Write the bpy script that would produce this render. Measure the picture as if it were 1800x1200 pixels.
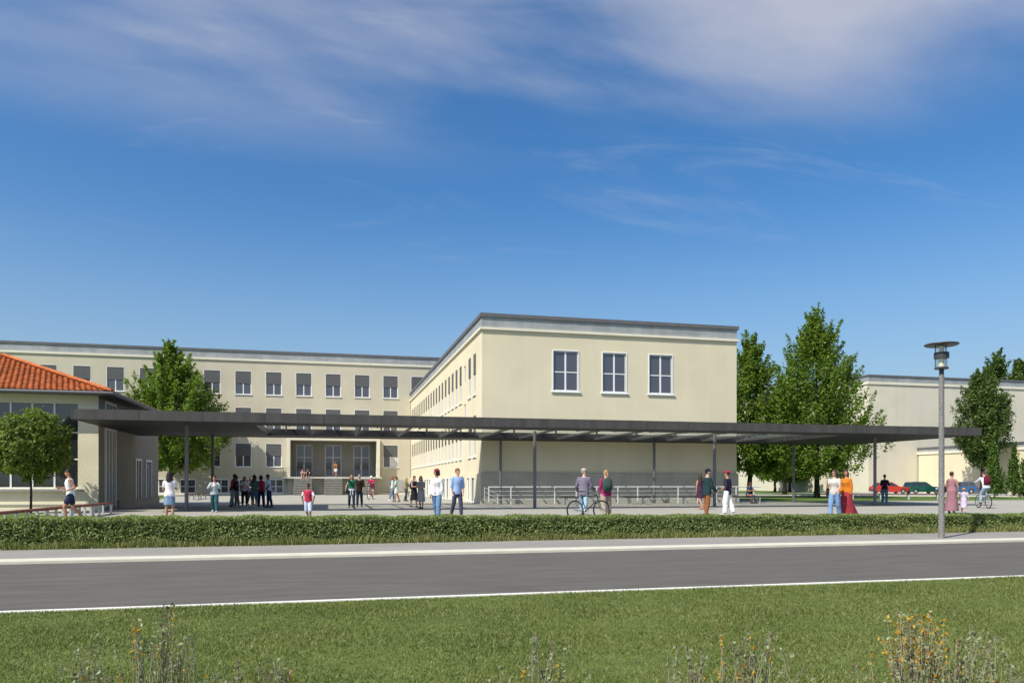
import bpy, bmesh, math, random
import numpy as np
from mathutils import Vector, Matrix
R_ = math.radians
for o in list(bpy.data.objects): bpy.data.objects.remove(o)
SC = bpy.context.scene
COL = SC.collection
random.seed(7)

# ------------------------------------------------------------------ camera
FPX = 1326.6; TH = math.atan(320/FPX); CH = 1.25; HOR = 849.0
cam = bpy.data.cameras.new('camera'); camo = bpy.data.objects.new('camera', cam); COL.objects.link(camo)
cam.sensor_width = 36; cam.lens = FPX/1800*36; cam.shift_y = 249/1800; cam.clip_start = 0.1; cam.clip_end = 5000
camo.location = (0, 0, CH); camo.rotation_euler = (R_(90), 0, -TH)
SC.camera = camo
# ------------------------------------------------------------------ light
SUN_AZ, SUN_EL = 32.0, 48.0          # shadows run towards +X turned SUN_AZ towards +Y
w = bpy.data.worlds.new('World'); SC.world = w; w.use_nodes = True
nt = w.node_tree; nt.nodes.clear()
def wn(t, **k):
    n = nt.nodes.new(t)
    for a, b in k.items(): setattr(n, a, b)
    return n
out = wn('ShaderNodeOutputWorld'); bg = wn('ShaderNodeBackground'); sky = wn('ShaderNodeTexSky', sky_type='NISHITA')
sky.sun_disc = False; sky.sun_elevation = R_(SUN_EL); sky.sun_rotation = R_(270-SUN_AZ)
sky.altitude = 300; sky.air_density = 1.0; sky.dust_density = 2.2; sky.ozone_density = 3.0
bg.inputs[1].default_value = 0.113
tc = wn('ShaderNodeTexCoord'); sep = wn('ShaderNodeSeparateXYZ'); nt.links.new(tc.outputs['Generated'], sep.inputs[0])
def wm(op, a, b=None, clamp=False):
    n = wn('ShaderNodeMath', operation=op); n.use_clamp = clamp
    for i, v in enumerate((a, b)):
        if v is None: continue
        if isinstance(v, (int, float)): n.inputs[i].default_value = v
        else: nt.links.new(v, n.inputs[i])
    return n.outputs[0]
zc = wm('MAXIMUM', sep.outputs[2], 0.02)
den = wm('ADD', zc, 0.10)
cx = wm('DIVIDE', sep.outputs[0], den); cy = wm('DIVIDE', sep.outputs[1], den)
comb = wn('ShaderNodeCombineXYZ'); nt.links.new(cx, comb.inputs[0]); nt.links.new(cy, comb.inputs[1])
CLOUD_OFF = (3.1, 1.7, 0.0)
def cloud(scale, sx, sy, rot, lo, hi, detail, rough, dist, off):
    mp = wn('ShaderNodeMapping'); nt.links.new(comb.outputs[0], mp.inputs[0])
    mp.inputs['Location'].default_value = off; mp.inputs['Rotation'].default_value = (0, 0, R_(rot)); mp.inputs['Scale'].default_value = (sx, sy, 1)
    nz = wn('ShaderNodeTexNoise'); nt.links.new(mp.outputs[0], nz.inputs['Vector'])
    nz.inputs['Scale'].default_value = scale; nz.inputs['Detail'].default_value = detail; nz.inputs['Roughness'].default_value = rough; nz.inputs['Distortion'].default_value = dist
    mr = wn('ShaderNodeMapRange', interpolation_type='SMOOTHSTEP'); nt.links.new(nz.outputs[0], mr.inputs[0])
    mr.inputs[1].default_value = lo; mr.inputs[2].default_value = hi
    return mr.outputs[0]
c1 = cloud(0.85, 0.55, 1.0, 14, 0.43, 0.66, 6, 0.52, 0.4, (2.35, 0.9, 0))
c2 = cloud(2.2, 0.45, 1.3, 30, 0.53, 0.82, 10, 0.64, 0.8, (2.3, 1.2, 0))
hz = wn('ShaderNodeMapRange', interpolation_type='SMOOTHSTEP'); nt.links.new(sep.outputs[2], hz.inputs[0])
hz.inputs[1].default_value = 0.36; hz.inputs[2].default_value = 0.50
hz2 = wn('ShaderNodeMapRange', interpolation_type='SMOOTHSTEP'); nt.links.new(sep.outputs[2], hz2.inputs[0])
hz2.inputs[1].default_value = 0.20; hz2.inputs[2].default_value = 0.38
m1 = wm('MULTIPLY', wm('MULTIPLY', c1, hz.outputs[0]), 0.72)
m2 = wm('MULTIPLY', wm('MULTIPLY', c2, hz2.outputs[0]), 0.30)
msum = wm('ADD', m1, m2, True)
hsv = wn('ShaderNodeHueSaturation'); hsv.inputs['Hue'].default_value = 0.5; hsv.inputs['Saturation'].default_value = 1.32; hsv.inputs['Value'].default_value = 0.94
nt.links.new(sky.outputs[0], hsv.inputs['Color'])
hz3 = wn('ShaderNodeMapRange', interpolation_type='SMOOTHSTEP'); nt.links.new(sep.outputs[2], hz3.inputs[0])
hz3.inputs[1].default_value = 0.0; hz3.inputs[2].default_value = 0.36; hz3.inputs[3].default_value = 0.75; hz3.inputs[4].default_value = 0.0
mixh = wn('ShaderNodeMixRGB'); nt.links.new(hz3.outputs[0], mixh.inputs[0]); nt.links.new(hsv.outputs[0], mixh.inputs[1]); mixh.inputs[2].default_value = (2.2, 3.05, 3.85, 1)
mixc = wn('ShaderNodeMixRGB'); nt.links.new(msum, mixc.inputs[0]); nt.links.new(mixh.outputs[0], mixc.inputs[1])
mixc.inputs[2].default_value = (4.1, 4.05, 4.3, 1)
nt.links.new(mixc.outputs[0], bg.inputs[0]); nt.links.new(bg.outputs[0], out.inputs[0])
sl = bpy.data.lights.new('sun', 'SUN'); sl.energy = 3.7; sl.angle = R_(0.5); sl.color = (1.0, 0.955, 0.87)
so = bpy.data.objects.new('sun', sl); COL.objects.link(so)
sdir = Vector((math.cos(R_(SUN_AZ))*math.cos(R_(SUN_EL)), math.sin(R_(SUN_AZ))*math.cos(R_(SUN_EL)), -math.sin(R_(SUN_EL))))
so.rotation_euler = sdir.to_track_quat('-Z', 'Y').to_euler(); so.location = (0, 0, 60)
SC.view_settings.view_transform = 'Standard'; SC.view_settings.look = 'None'
SC.view_settings.exposure = 0.55; SC.view_settings.gamma = 1.0; SC.view_settings.use_curve_mapping = False

# ------------------------------------------------------------------ pixel to place
Fd = (math.sin(TH), math.cos(TH)); Rd = (math.cos(TH), -math.sin(TH))
def ray(u, v):
    a = (u-900)/FPX
    return (Fd[0]+a*Rd[0], Fd[1]+a*Rd[1], (HOR-v)/FPX)
def gp(u, v, z=0.0):
    x, y, k = ray(u, v); k = (z-CH)/k
    return Vector((x*k, y*k, z))
def yp(u, v, Y):
    x, y, k = ray(u, v); s = Y/y
    return Vector((x*s, Y, CH+k*s))
def onY(u, Y):
    x, y, k = ray(u, HOR); return x*Y/y

# ------------------------------------------------------------------ materials
MT = {}
def mat(name, col, rough=0.8, var=0.0, scale=3.0, bump=0.0, bscale=40.0, spec=0.3, metal=0.0, col2=None, lo=0.35, hi=0.65, stretch=None, detail=5):
    if name in MT: return MT[name]
    m = bpy.data.materials.new(name); m.use_nodes = True; n = m.node_tree.nodes; l = m.node_tree.links
    b = n['Principled BSDF']; b.inputs['Base Color'].default_value = (*col, 1); b.inputs['Roughness'].default_value = rough
    b.inputs['Specular IOR Level'].default_value = spec; b.inputs['Metallic'].default_value = metal
    if var or col2 or bump:
        g = n.new('ShaderNodeTexCoord'); src = g.outputs['Object']
        if stretch:
            mp = n.new('ShaderNodeMapping'); l.new(src, mp.inputs[0]); mp.inputs['Scale'].default_value = stretch; src = mp.outputs[0]
    if var or col2:
        nz = n.new('ShaderNodeTexNoise'); nz.inputs['Scale'].default_value = scale; nz.inputs['Detail'].default_value = detail; nz.inputs['Roughness'].default_value = 0.6
        l.new(src, nz.inputs['Vector'])
        mr = n.new('ShaderNodeMapRange'); l.new(nz.outputs[0], mr.inputs[0]); mr.inputs[1].default_value = lo; mr.inputs[2].default_value = hi
        mx = n.new('ShaderNodeMixRGB'); l.new(mr.outputs[0], mx.inputs[0])
        ca = col2 if col2 else tuple(c*(1-var) for c in col); cb = col if col2 else tuple(min(1, c*(1+var)) for c in col)
        mx.inputs[1].default_value = (*ca, 1); mx.inputs[2].default_value = (*cb, 1); l.new(mx.outputs[0], b.inputs['Base Color'])
    if bump:
        nb = n.new('ShaderNodeTexNoise'); nb.inputs['Scale'].default_value = bscale; nb.inputs['Detail'].default_value = 4; l.new(src, nb.inputs['Vector'])
        bp = n.new('ShaderNodeBump'); bp.inputs['Strength'].default_value = bump; bp.inputs['Distance'].default_value = 0.02
        l.new(nb.outputs[0], bp.inputs['Height']); l.new(bp.outputs[0], b.inputs['Normal'])
    MT[name] = m; return m
def leafmat(name, c0, c1, trans=0.35, patchy=False):
    m = bpy.data.materials.new(name); m.use_nodes = True; n = m.node_tree.nodes; l = m.node_tree.links
    n.clear(); o = n.new('ShaderNodeOutputMaterial'); g = n.new('ShaderNodeNewGeometry')
    mx = n.new('ShaderNodeMixRGB'); l.new(g.outputs['Random Per Island'], mx.inputs[0]); mx.inputs[1].default_value = (*c0, 1); mx.inputs[2].default_value = (*c1, 1)
    if patchy:
        tc_ = n.new('ShaderNodeTexCoord'); nz = n.new('ShaderNodeTexNoise'); nz.inputs['Scale'].default_value = 1.1; nz.inputs['Detail'].default_value = 6; l.new(tc_.outputs['Object'], nz.inputs['Vector'])
        mr = n.new('ShaderNodeMapRange'); l.new(nz.outputs[0], mr.inputs[0]); mr.inputs[1].default_value = 0.3; mr.inputs[2].default_value = 0.7; mr.inputs[3].default_value = -0.35; mr.inputs[4].default_value = 0.35
        ad = n.new('ShaderNodeMath'); ad.operation = 'ADD'; ad.use_clamp = True; l.new(g.outputs['Random Per Island'], ad.inputs[0]); l.new(mr.outputs[0], ad.inputs[1]); l.new(ad.outputs[0], mx.inputs[0])
    p = n.new('ShaderNodeBsdfPrincipled'); p.inputs['Roughness'].default_value = 0.5; p.inputs['Specular IOR Level'].default_value = 0.3; l.new(mx.outputs[0], p.inputs['Base Color'])
    t = n.new('ShaderNodeBsdfTranslucent'); ml = n.new('ShaderNodeMixRGB'); ml.blend_type = 'MULTIPLY'; ml.inputs[0].default_value = 1; l.new(mx.outputs[0], ml.inputs[1]); ml.inputs[2].default_value = (1.0, 1.1, 0.5, 1)
    l.new(ml.outputs[0], t.inputs[0]); s = n.new('ShaderNodeMixShader'); s.inputs[0].default_value = trans
    l.new(p.outputs[0], s.inputs[1]); l.new(t.outputs[0], s.inputs[2]); l.new(s.outputs[0], o.inputs[0])
    MT[name] = m; return m

CREAM = mat('cream_plaster', (0.70, 0.63, 0.445), 0.92, 0.045, 0.35, 0.10, 22, spec=0.15)
CREAM2 = mat('cream_plaster_main', (0.565, 0.515, 0.39), 0.92, 0.05, 0.3, 0.10, 22, spec=0.15)
CREAM3 = mat('cream_plaster_pale', (0.64, 0.595, 0.47), 0.92, 0.05, 0.3, 0.10, 22, spec=0.15)
CREAMT = mat('cream_trim', (0.72, 0.68, 0.54), 0.85, 0.04, 1.0, spec=0.2)
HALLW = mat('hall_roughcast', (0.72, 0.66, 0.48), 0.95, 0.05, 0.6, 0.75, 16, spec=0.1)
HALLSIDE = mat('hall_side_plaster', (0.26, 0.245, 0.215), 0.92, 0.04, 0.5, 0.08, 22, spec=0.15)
PLINTH = mat('plinth_render', (0.44, 0.42, 0.35), 0.95, 0.08, 1.3, 0.25, 14, spec=0.1)
PLINTHM = mat('plinth_stone_render', (0.52, 0.50, 0.40), 0.95, 0.10, 1.0, 0.3, 9, spec=0.1, stretch=(0.3, 0.3, 1.6))
ZINC = mat('parapet_zinc', (0.36, 0.375, 0.37), 0.5, 0.14, 0.45, spec=0.4, metal=0.1, stretch=(1, 1, 3))
COPE = mat('dark_coping', (0.13, 0.13, 0.135), 0.5, 0.1, 2)
WHITE = mat('white_paint', (0.80, 0.80, 0.78), 0.5)
WHITEM = mat('white_metal', (0.78, 0.78, 0.76), 0.4)
SHUT = mat('shutter_grey', (0.115, 0.115, 0.115), 0.6, 0.08, 4)
CANO = mat('canopy_dark_metal', (0.072, 0.070, 0.064), 0.6, 0.14, 1.2, spec=0.25, stretch=(2.5, 2.5, 0.4))
CANU = mat('canopy_soffit_panel', (0.022, 0.021, 0.021), 0.6, 0.1, 1.0)
STEEL = mat('post_steel', (0.17, 0.17, 0.18), 0.5, 0.1, 2, metal=0.2)
GALV = mat('bench_galvanised', (0.55, 0.56, 0.57), 0.4, 0.08, 6, metal=0.4)
WOOD = mat('bench_red_wood', (0.13, 0.035, 0.016), 0.6, 0.3, 3, 0.1, 30, stretch=(1, 12, 12))
WOODD = mat('bench_dark_wood', (0.035, 0.022, 0.018), 0.55, 0.3, 3, stretch=(1, 12, 12))
DOORG = mat('grey_door_paint', (0.36, 0.36, 0.37), 0.5, 0.03, 3)
TILE = mat('terracotta_tile', (0.60, 0.175, 0.045), 0.8, col2=(0.42, 0.115, 0.036), scale=2.2, bump=0.15, bscale=25)
def rnd_obj_tile():
    m = TILE; n = m.node_tree.nodes; l = m.node_tree.links; b = n['Principled BSDF']
    oi = n.new('ShaderNodeObjectInfo'); g = n.new('ShaderNodeNewGeometry'); ad = n.new('ShaderNodeMath'); ad.operation = 'ADD'
    l.new(oi.outputs['Random'], ad.inputs[0]); l.new(g.outputs['Random Per Island'], ad.inputs[1])
    fr = n.new('ShaderNodeMath'); fr.operation = 'FRACT'; l.new(ad.outputs[0], fr.inputs[0])
    mr = n.new('ShaderNodeMapRange'); l.new(fr.outputs[0], mr.inputs[0]); mr.inputs[3].default_value = 0.72; mr.inputs[4].default_value = 1.2
    src = b.inputs['Base Color'].links[0].from_socket
    h = n.new('ShaderNodeHueSaturation'); l.new(src, h.inputs['Color']); l.new(mr.outputs[0], h.inputs['Value']); l.new(h.outputs[0], b.inputs['Base Color'])
rnd_obj_tile()
def streaks(m, amt, sc=(1.4, 1.4, 0.07)):
    n = m.node_tree.nodes; l = m.node_tree.links; b = n['Principled BSDF']; src = b.inputs['Base Color'].links[0].from_socket
    g = n.new('ShaderNodeTexCoord'); mp = n.new('ShaderNodeMapping'); l.new(g.outputs['Object'], mp.inputs[0]); mp.inputs['Scale'].default_value = sc
    z = n.new('ShaderNodeTexNoise'); l.new(mp.outputs[0], z.inputs['Vector']); z.inputs['Scale'].default_value = 1.0; z.inputs['Detail'].default_value = 8; z.inputs['Roughness'].default_value = 0.65
    mr = n.new('ShaderNodeMapRange'); l.new(z.outputs[0], mr.inputs[0]); mr.inputs[1].default_value = 0.3; mr.inputs[2].default_value = 0.6; mr.inputs[3].default_value = 1-amt; mr.inputs[4].default_value = 1.0
    h = n.new('ShaderNodeHueSaturation'); l.new(src, h.inputs['Color']); l.new(mr.outputs[0], h.inputs['Value']); l.new(h.outputs[0], b.inputs['Base Color'])
for m_ in (CREAM, CREAM2, CREAM3): streaks(m_, 0.045)
streaks(ZINC, 0.22); streaks(CANO, 0.25, (2.0, 2.0, 0.3))
ASPH = mat('road_asphalt', (0.118, 0.110, 0.094), 0.9, 0.13, 3.0, 0.35, 120, spec=0.25, stretch=(0.25, 1.6, 1), detail=10)
PAVE = mat('pavement_concrete', (0.275, 0.262, 0.232), 0.92, 0.07, 0.8, 0.2, 90, spec=0.2, detail=9)
PLAZA = mat('plaza_paving', (0.355, 0.34, 0.29), 0.92, 0.06, 0.35, 0.15, 60, spec=0.2, detail=9)
KERB = mat('kerb_stone', (0.60, 0.565, 0.45), 0.85, 0.07, 2.5, 0.2, 60)
LINE = mat('edge_line', (0.74, 0.72, 0.64), 0.8, 0.08, 6)
LAWN = mat('lawn_soil_grass', (0.135, 0.17, 0.045), 0.95, col2=(0.085, 0.115, 0.03), scale=6, bump=0.6, bscale=60, spec=0.1, detail=10)
GRASS = mat('far_grass', (0.12, 0.19, 0.045), 0.95, col2=(0.075, 0.12, 0.03), scale=0.8, bump=0.4, bscale=20, spec=0.1, detail=8)
BARK = mat('bark', (0.055, 0.042, 0.032), 0.95, 0.3, 5, 0.8, 14, spec=0.1, stretch=(3, 3, 0.6))
GRAN = mat('lamp_pole_concrete', (0.20, 0.195, 0.185), 0.8, 0.35, 38, 0.1, 60, detail=2)
LAMPD = mat('lamp_dark_metal', (0.055, 0.055, 0.06), 0.45)
PALE = mat('pale_grey_render', (0.40, 0.41, 0.41), 0.9, 0.04, 0.5)
RUBB = mat('black_rubber', (0.02, 0.02, 0.02), 0.8)
CHROME = mat('rim_metal', (0.5, 0.5, 0.52), 0.35, metal=0.7)
CORE = mat('hedge_twigs', (0.05, 0.075, 0.025), 0.95, 0.4, 6)
def glass(name, col, rough=0.04, spec=0.5):
    m = mat(name, col, rough, spec=spec); m.node_tree.nodes['Principled BSDF'].inputs['IOR'].default_value = 1.9
    return m
GLS = glass('window_glass', (0.075, 0.07, 0.085), 0.05)
GLSD = glass('hall_glass', (0.022, 0.024, 0.026), 0.05)
CURT = mat('white_curtain', (0.7, 0.7, 0.68), 0.8)
def skyglass():
    m = bpy.data.materials.new('canopy_glass'); m.use_nodes = True; n = m.node_tree.nodes; l = m.node_tree.links; n.clear()
    o = n.new('ShaderNodeOutputMaterial'); t = n.new('ShaderNodeBsdfTransparent'); t.inputs[0].default_value = (0.965, 0.975, 0.97, 1)
    p = n.new('ShaderNodeBsdfPrincipled'); p.inputs['Base Color'].default_value = (0.42, 0.43, 0.43, 1); p.inputs['Roughness'].default_value = 0.12
    s = n.new('ShaderNodeMixShader'); s.inputs[0].default_value = 0.10; l.new(t.outputs[0], s.inputs[1]); l.new(p.outputs[0], s.inputs[2]); l.new(s.outputs[0], o.inputs[0])
    return m
CGL = skyglass()
def clearglass():
    m = bpy.data.materials.new('lamp_clear_glass'); m.use_nodes = True; n = m.node_tree.nodes; l = m.node_tree.links; n.clear()
    o = n.new('ShaderNodeOutputMaterial'); t = n.new('ShaderNodeBsdfTransparent'); t.inputs[0].default_value = (0.93, 0.93, 0.92, 1)
    p = n.new('ShaderNodeBsdfGlossy'); p.inputs['Roughness'].default_value = 0.05
    s = n.new('ShaderNodeMixShader'); s.inputs[0].default_value = 0.12; l.new(t.outputs[0], s.inputs[1]); l.new(p.outputs[0], s.inputs[2]); l.new(s.outputs[0], o.inputs[0])
    return m
LGL = clearglass()
LAMPC = mat('lamp_core', (0.85, 0.80, 0.58), 0.5)
LEAF1 = leafmat('maple_leaf', (0.095, 0.17, 0.022), (0.27, 0.37, 0.065), 0.5)
LEAF2 = leafmat('ball_tree_leaf', (0.075, 0.13, 0.018), (0.25, 0.31, 0.055), 0.45)
LEAF3 = leafmat('dark_leaf', (0.055, 0.105, 0.024), (0.18, 0.25, 0.065), 0.4)
LEAFH = leafmat('hedge_leaf', (0.125, 0.18, 0.045), (0.37, 0.42, 0.16), 0.45)
LEAFY = leafmat('hedge_grass', (0.12, 0.17, 0.04), (0.36, 0.35, 0.14), 0.35)
LEAFT = leafmat('thuja_leaf', (0.06, 0.13, 0.02), (0.14, 0.22, 0.04), 0.25)
BLADE = leafmat('lawn_blade', (0.105, 0.145, 0.028), (0.26, 0.295, 0.09), 0.35, True)
BLADE2 = leafmat('dry_blade', (0.20, 0.21, 0.08), (0.33, 0.31, 0.16), 0.3)
WEEDG = leafmat('weed_grey_leaf', (0.17, 0.20, 0.12), (0.42, 0.46, 0.26), 0.3)
WEEDB = leafmat('weed_brown_leaf', (0.12, 0.09, 0.075), (0.28, 0.20, 0.15), 0.3)
WEEDO = leafmat('weed_orange_leaf', (0.40, 0.17, 0.01), (0.62, 0.40, 0.04), 0.3)
WEEDS = mat('weed_stem', (0.27, 0.25, 0.16), 0.9)

# ------------------------------------------------------------------ mesh helpers
class MB:
    def __init__(s): s.v = []; s.f = []; s.m = []
    def quad(s, a, b, c, d, mi=0):
        n = len(s.v); s.v += [tuple(a), tuple(b), tuple(c), tuple(d)]; s.f.append((n, n+1, n+2, n+3)); s.m.append(mi)
    def box(s, x0, x1, y0, y1, z0, z1, mi=0):
        n = len(s.v)
        s.v += [(x0, y0, z0), (x1, y0, z0), (x1, y1, z0), (x0, y1, z0), (x0, y0, z1), (x1, y0, z1), (x1, y1, z1), (x0, y1, z1)]
        for q in ((0, 3, 2, 1), (4, 5, 6, 7), (0, 1, 5, 4), (1, 2, 6, 5), (2, 3, 7, 6), (3, 0, 4, 7)):
            s.f.append(tuple(n+i for i in q)); s.m.append(mi)
        return s
    def loft(s, rings, mi=0, caps=True):
        """rings: lists of equal length of points"""
        k = len(rings[0]); n = len(s.v)
        for r in rings: s.v += [tuple(p) for p in r]
        for i in range(len(rings)-1):
            for j in range(k):
                a = n+i*k+j; b = n+i*k+(j+1) % k
                s.f.append((a, b, b+k, a+k)); s.m.append(mi)
        if caps:
            s.f.append(tuple(n+j for j in reversed(range(k)))); s.m.append(mi)
            e = n+(len(rings)-1)*k; s.f.append(tuple(e+j for j in range(k))); s.m.append(mi)
        return s
    def tube(s, pts, rad, k=8, mi=0, caps=True, flat=1.0, ref=None):
        pts = [Vector(p) for p in pts]
        if not isinstance(rad, (list, tuple)): rad = [rad]*len(pts)
        rings = []; px = None
        for i, p in enumerate(pts):
            d = (pts[min(i+1, len(pts)-1)]-pts[max(i-1, 0)]).normalized()
            if px is None:
                rf = Vector(ref) if ref is not None else (Vector((0, 0, 1)) if abs(d.z) < 0.9 else Vector((1, 0, 0)))
                px = (rf-d*rf.dot(d)).normalized()
            else: px = (px-d*px.dot(d)).normalized()
            py = d.cross(px)
            rings.append([p+px*(rad[i]*math.cos(a))+py*(rad[i]*flat*math.sin(a)) for a in [2*math.pi*j/k for j in range(k)]])
        return s.loft(rings, mi, caps)
    def lathe(s, prof, k=20, c=(0, 0, 0), mi=0, caps=True):
        return s.loft([[(c[0]+r*math.cos(2*math.pi*j/k), c[1]+r*math.sin(2*math.pi*j/k), c[2]+z) for j in range(k)] for r, z in prof], mi, caps)
    def ell(s, c, r, k=12, n=8, mi=0, M=None):
        rings = []
        for i in range(n+1):
            a = math.pi*(0.03+0.94*i/n); z = -math.cos(a); q = math.sin(a)
            ring = []
            for j in range(k):
                p = Vector((r[0]*q*math.cos(2*math.pi*j/k), r[1]*q*math.sin(2*math.pi*j/k), r[2]*z))
                if M is not None: p = M @ p
                ring.append(p+Vector(c))
            rings.append(ring)
        return s.loft(rings, mi)
    def prism(s, poly, axis, a, b, mi=0):
        """poly in the two other axes, extruded along axis from a to b"""
        def P(p, t):
            if axis == 'x': return (t, p[0], p[1])
            if axis == 'y': return (p[0], t, p[1])
            return (p[0], p[1], t)
        return s.loft([[P(p, a) for p in poly], [P(p, b) for p in poly]], mi)
    def torus(s, c, R, r, k=28, q=8, axis='x', mi=0):
        n = len(s.v); c = Vector(c)
        for i in range(k):
            a = 2*math.pi*i/k
            for j in range(q):
                b = 2*math.pi*j/q; e = R+r*math.cos(b); z = r*math.sin(b)
                p = Vector((z, e*math.cos(a), e*math.sin(a))) if axis == 'x' else Vector((e*math.cos(a), e*math.sin(a), z))
                s.v.append(tuple(c+p))
        for i in range(k):
            for j in range(q):
                s.f.append((n+i*q+j, n+((i+1) % k)*q+j, n+((i+1) % k)*q+(j+1) % q, n+i*q+(j+1) % q)); s.m.append(mi)
        return s
    def mesh(s, name, mats=None, smooth=False, fixn=True):
        me = bpy.data.meshes.new(name); me.from_pydata(s.v, [], s.f)
        if mats:
            for m in (mats if isinstance(mats, (list, tuple)) else [mats]): me.materials.append(m)
            if len(me.materials) > 1: me.polygons.foreach_set('material_index', s.m)
        if fixn:
            bm = bmesh.new(); bm.from_mesh(me); bmesh.ops.recalc_face_normals(bm, faces=bm.faces); bm.to_mesh(me); bm.free()
        if smooth: me.polygons.foreach_set('use_smooth', [True]*len(me.polygons))
        me.update(); return me
    def build(s, name, mats, parent=None, loc=None, rz=0, smooth=False, fixn=True):
        return obj(name, s.mesh(name, mats, smooth, fixn), parent, loc, rz)
def obj(name, me, parent=None, loc=None, rz=0):
    o = bpy.data.objects.new(name, me); COL.objects.link(o)
    if parent: o.parent = parent
    if loc is not None: o.location = loc
    if rz: o.rotation_euler = (0, 0, rz)
    return o
def empty(name, loc=(0, 0, 0), rz=0): return obj(name, None, None, loc, rz)
def tag(o, label, cat, group=None, kind=None):
    o['label'] = label; o['category'] = cat
    if group: o['group'] = group
    if kind: o['kind'] = kind
    return o
def thing(name, label, cat, loc=(0, 0, 0), rz=0, group=None): return tag(empty(name, loc, rz), label, cat, group)
def struct(name, mb, m, label=None):
    o = mb.build(name, m); o['kind'] = 'structure'
    if label: o['label'] = label
    return o
def bevel(o, wd=0.01, seg=2):
    b = o.modifiers.new('bevel', 'BEVEL'); b.width = wd; b.segments = seg; b.limit_method = 'ANGLE'; return o
def copy_tree(o, parent=None):
    c = o.copy(); COL.objects.link(c); c.parent = parent
    for ch in o.children: copy_tree(ch, c)
    return c
def fast_mesh(name, V, F, m):
    """V (n,3) array, F (m,k) array"""
    me = bpy.data.meshes.new(name); k = F.shape[1]
    me.vertices.add(len(V)); me.vertices.foreach_set('co', np.asarray(V, np.float32).ravel())
    me.loops.add(F.size); me.loops.foreach_set('vertex_index', F.astype(np.int32).ravel())
    me.polygons.add(len(F)); me.polygons.foreach_set('loop_start', np.arange(0, F.size, k, dtype=np.int32))
    for x in (m if isinstance(m, (list, tuple)) else [m]): me.materials.append(x)
    me.update(calc_edges=True); me.validate(); return me
def sheet(pts, z): 
    mb = MB(); n = len(pts); mb.v = [(p[0], p[1], z) for p in pts]; mb.f = [tuple(range(n))]; mb.m = [0]; return mb

# ------------------------------------------------------------------ ground
YL0, YL1, YK0, YK1, YH = 8.44, 8.52, 13.45, 13.98, 15.95
XA, XB = -300, 420
struct('ground', sheet([(-2500, -2500), (2500, -2500), (2500, 2500), (-2500, 2500)], -0.06), GRASS)
struct('lawn', sheet([(-60, -30), (80, -30), (80, YL0+0.02), (-60, YL0+0.02)], -0.035), LAWN)
struct('road', MB().box(XA, XB, YL1-0.02, YK0+0.02, -0.3, -0.03), ASPH)
struct('road_edge_line', MB().box(XA, XB, YL0, YL1, -0.25, -0.022), LINE)
struct('kerb', MB().box(XA, XB, YK0, YK1, -0.3, 0.012), KERB)
struct('pavement', MB().box(XA, XB, YK1, YH+0.4, -0.3, 0.0), PAVE)
# the square between the buildings
struct('plaza', MB().box(-60, 120, YH+0.4, 45.6, -0.3, 0.004).box(-60, 30, 45.6, 90, -0.3, 0.004), PLAZA)
def gpoly(px): return [gp(*p).to_2d() for p in px]
struct('lawn_behind_hall', sheet([(-30, 51.2), (-10.6, 51.2), (-12.6, 62), (-14.0, 72), (-16.5, 84), (-40, 84)], 0.012), GRASS)
struct('lawn_beside_hall', sheet([(-30, 29.5), (-11.4, 29.5), (-11.4, 36.0), (-30, 36.0)], 0.012), GRASS)
struct('lawn_behind_canopy', sheet([(30, 45.62), (56, 45.62), (60, 52), (50, 62.5), (44, 66), (30, 67)], 0.004), GRASS)
rd = [(30, 68), (45, 67.4), (52, 63.3), (64, 53.2), (120, 40), (120, 56), (80, 57.5), (69, 66.5), (60, 74), (50, 82), (30, 84)]
struct('service_road', sheet(rd, 0.010), mat('service_asphalt', (0.21, 0.205, 0.20), 0.9, 0.08, 1.0))
mb = MB()
for a, b in zip(rd[:4], rd[1:5]):
    a = Vector((*a, 0)); b = Vector((*b, 0)); n = Vector((-(b-a).y, (b-a).x, 0)).normalized()*0.30
    mb.loft([[a-n*0.5, a+n*0.5, a+n*0.5+Vector((0, 0, 0.1)), a-n*0.5+Vector((0, 0, 0.1))], [b-n*0.5, b+n*0.5, b+n*0.5+Vector((0, 0, 0.1)), b-n*0.5+Vector((0, 0, 0.1))]])
struct('service_road_kerb', mb, KERB)
struct('parking_apron', sheet([(60, 74.1), (69, 66.6), (80, 57.6), (77.1, 86.2), (69.5, 86.2), (58, 86.2)], 0.006), mat('apron_paving', (0.34, 0.33, 0.30), 0.9, 0.06, 0.8))

# ------------------------------------------------------------------ walls and windows
def wall(mb, O, U, W, z0, z1, rects, reveal=0.14, mi=0, mr=0):
    O = Vector(O); U = Vector(U); N = U.cross(Vector((0, 0, 1)))
    us = sorted({0.0, W} | {r[0] for r in rects} | {r[1] for r in rects}); zs = sorted({z0, z1} | {r[2] for r in rects} | {r[3] for r in rects})
    P = lambda u, z, d=0: O+U*u+Vector((0, 0, z))-N*d
    for a, b in zip(us, us[1:]):
        for c, d in zip(zs, zs[1:]):
            mu, mz = (a+b)/2, (c+d)/2
            if any(r[0] < mu < r[1] and r[2] < mz < r[3] for r in rects): continue
            mb.quad(P(a, c), P(b, c), P(b, d), P(a, d), mi)
    for a, b, c, d in rects:
        mb.quad(P(a, c), P(a, c, reveal), P(a, d, reveal), P(a, d), mr); mb.quad(P(b, c), P(b, d), P(b, d, reveal), P(b, c, reveal), mr)
        mb.quad(P(a, d), P(a, d, reveal), P(b, d, reveal), P(b, d), mr); mb.quad(P(a, c), P(b, c), P(b, c, reveal), P(a, c, reveal), mr)
WC = {}
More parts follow.
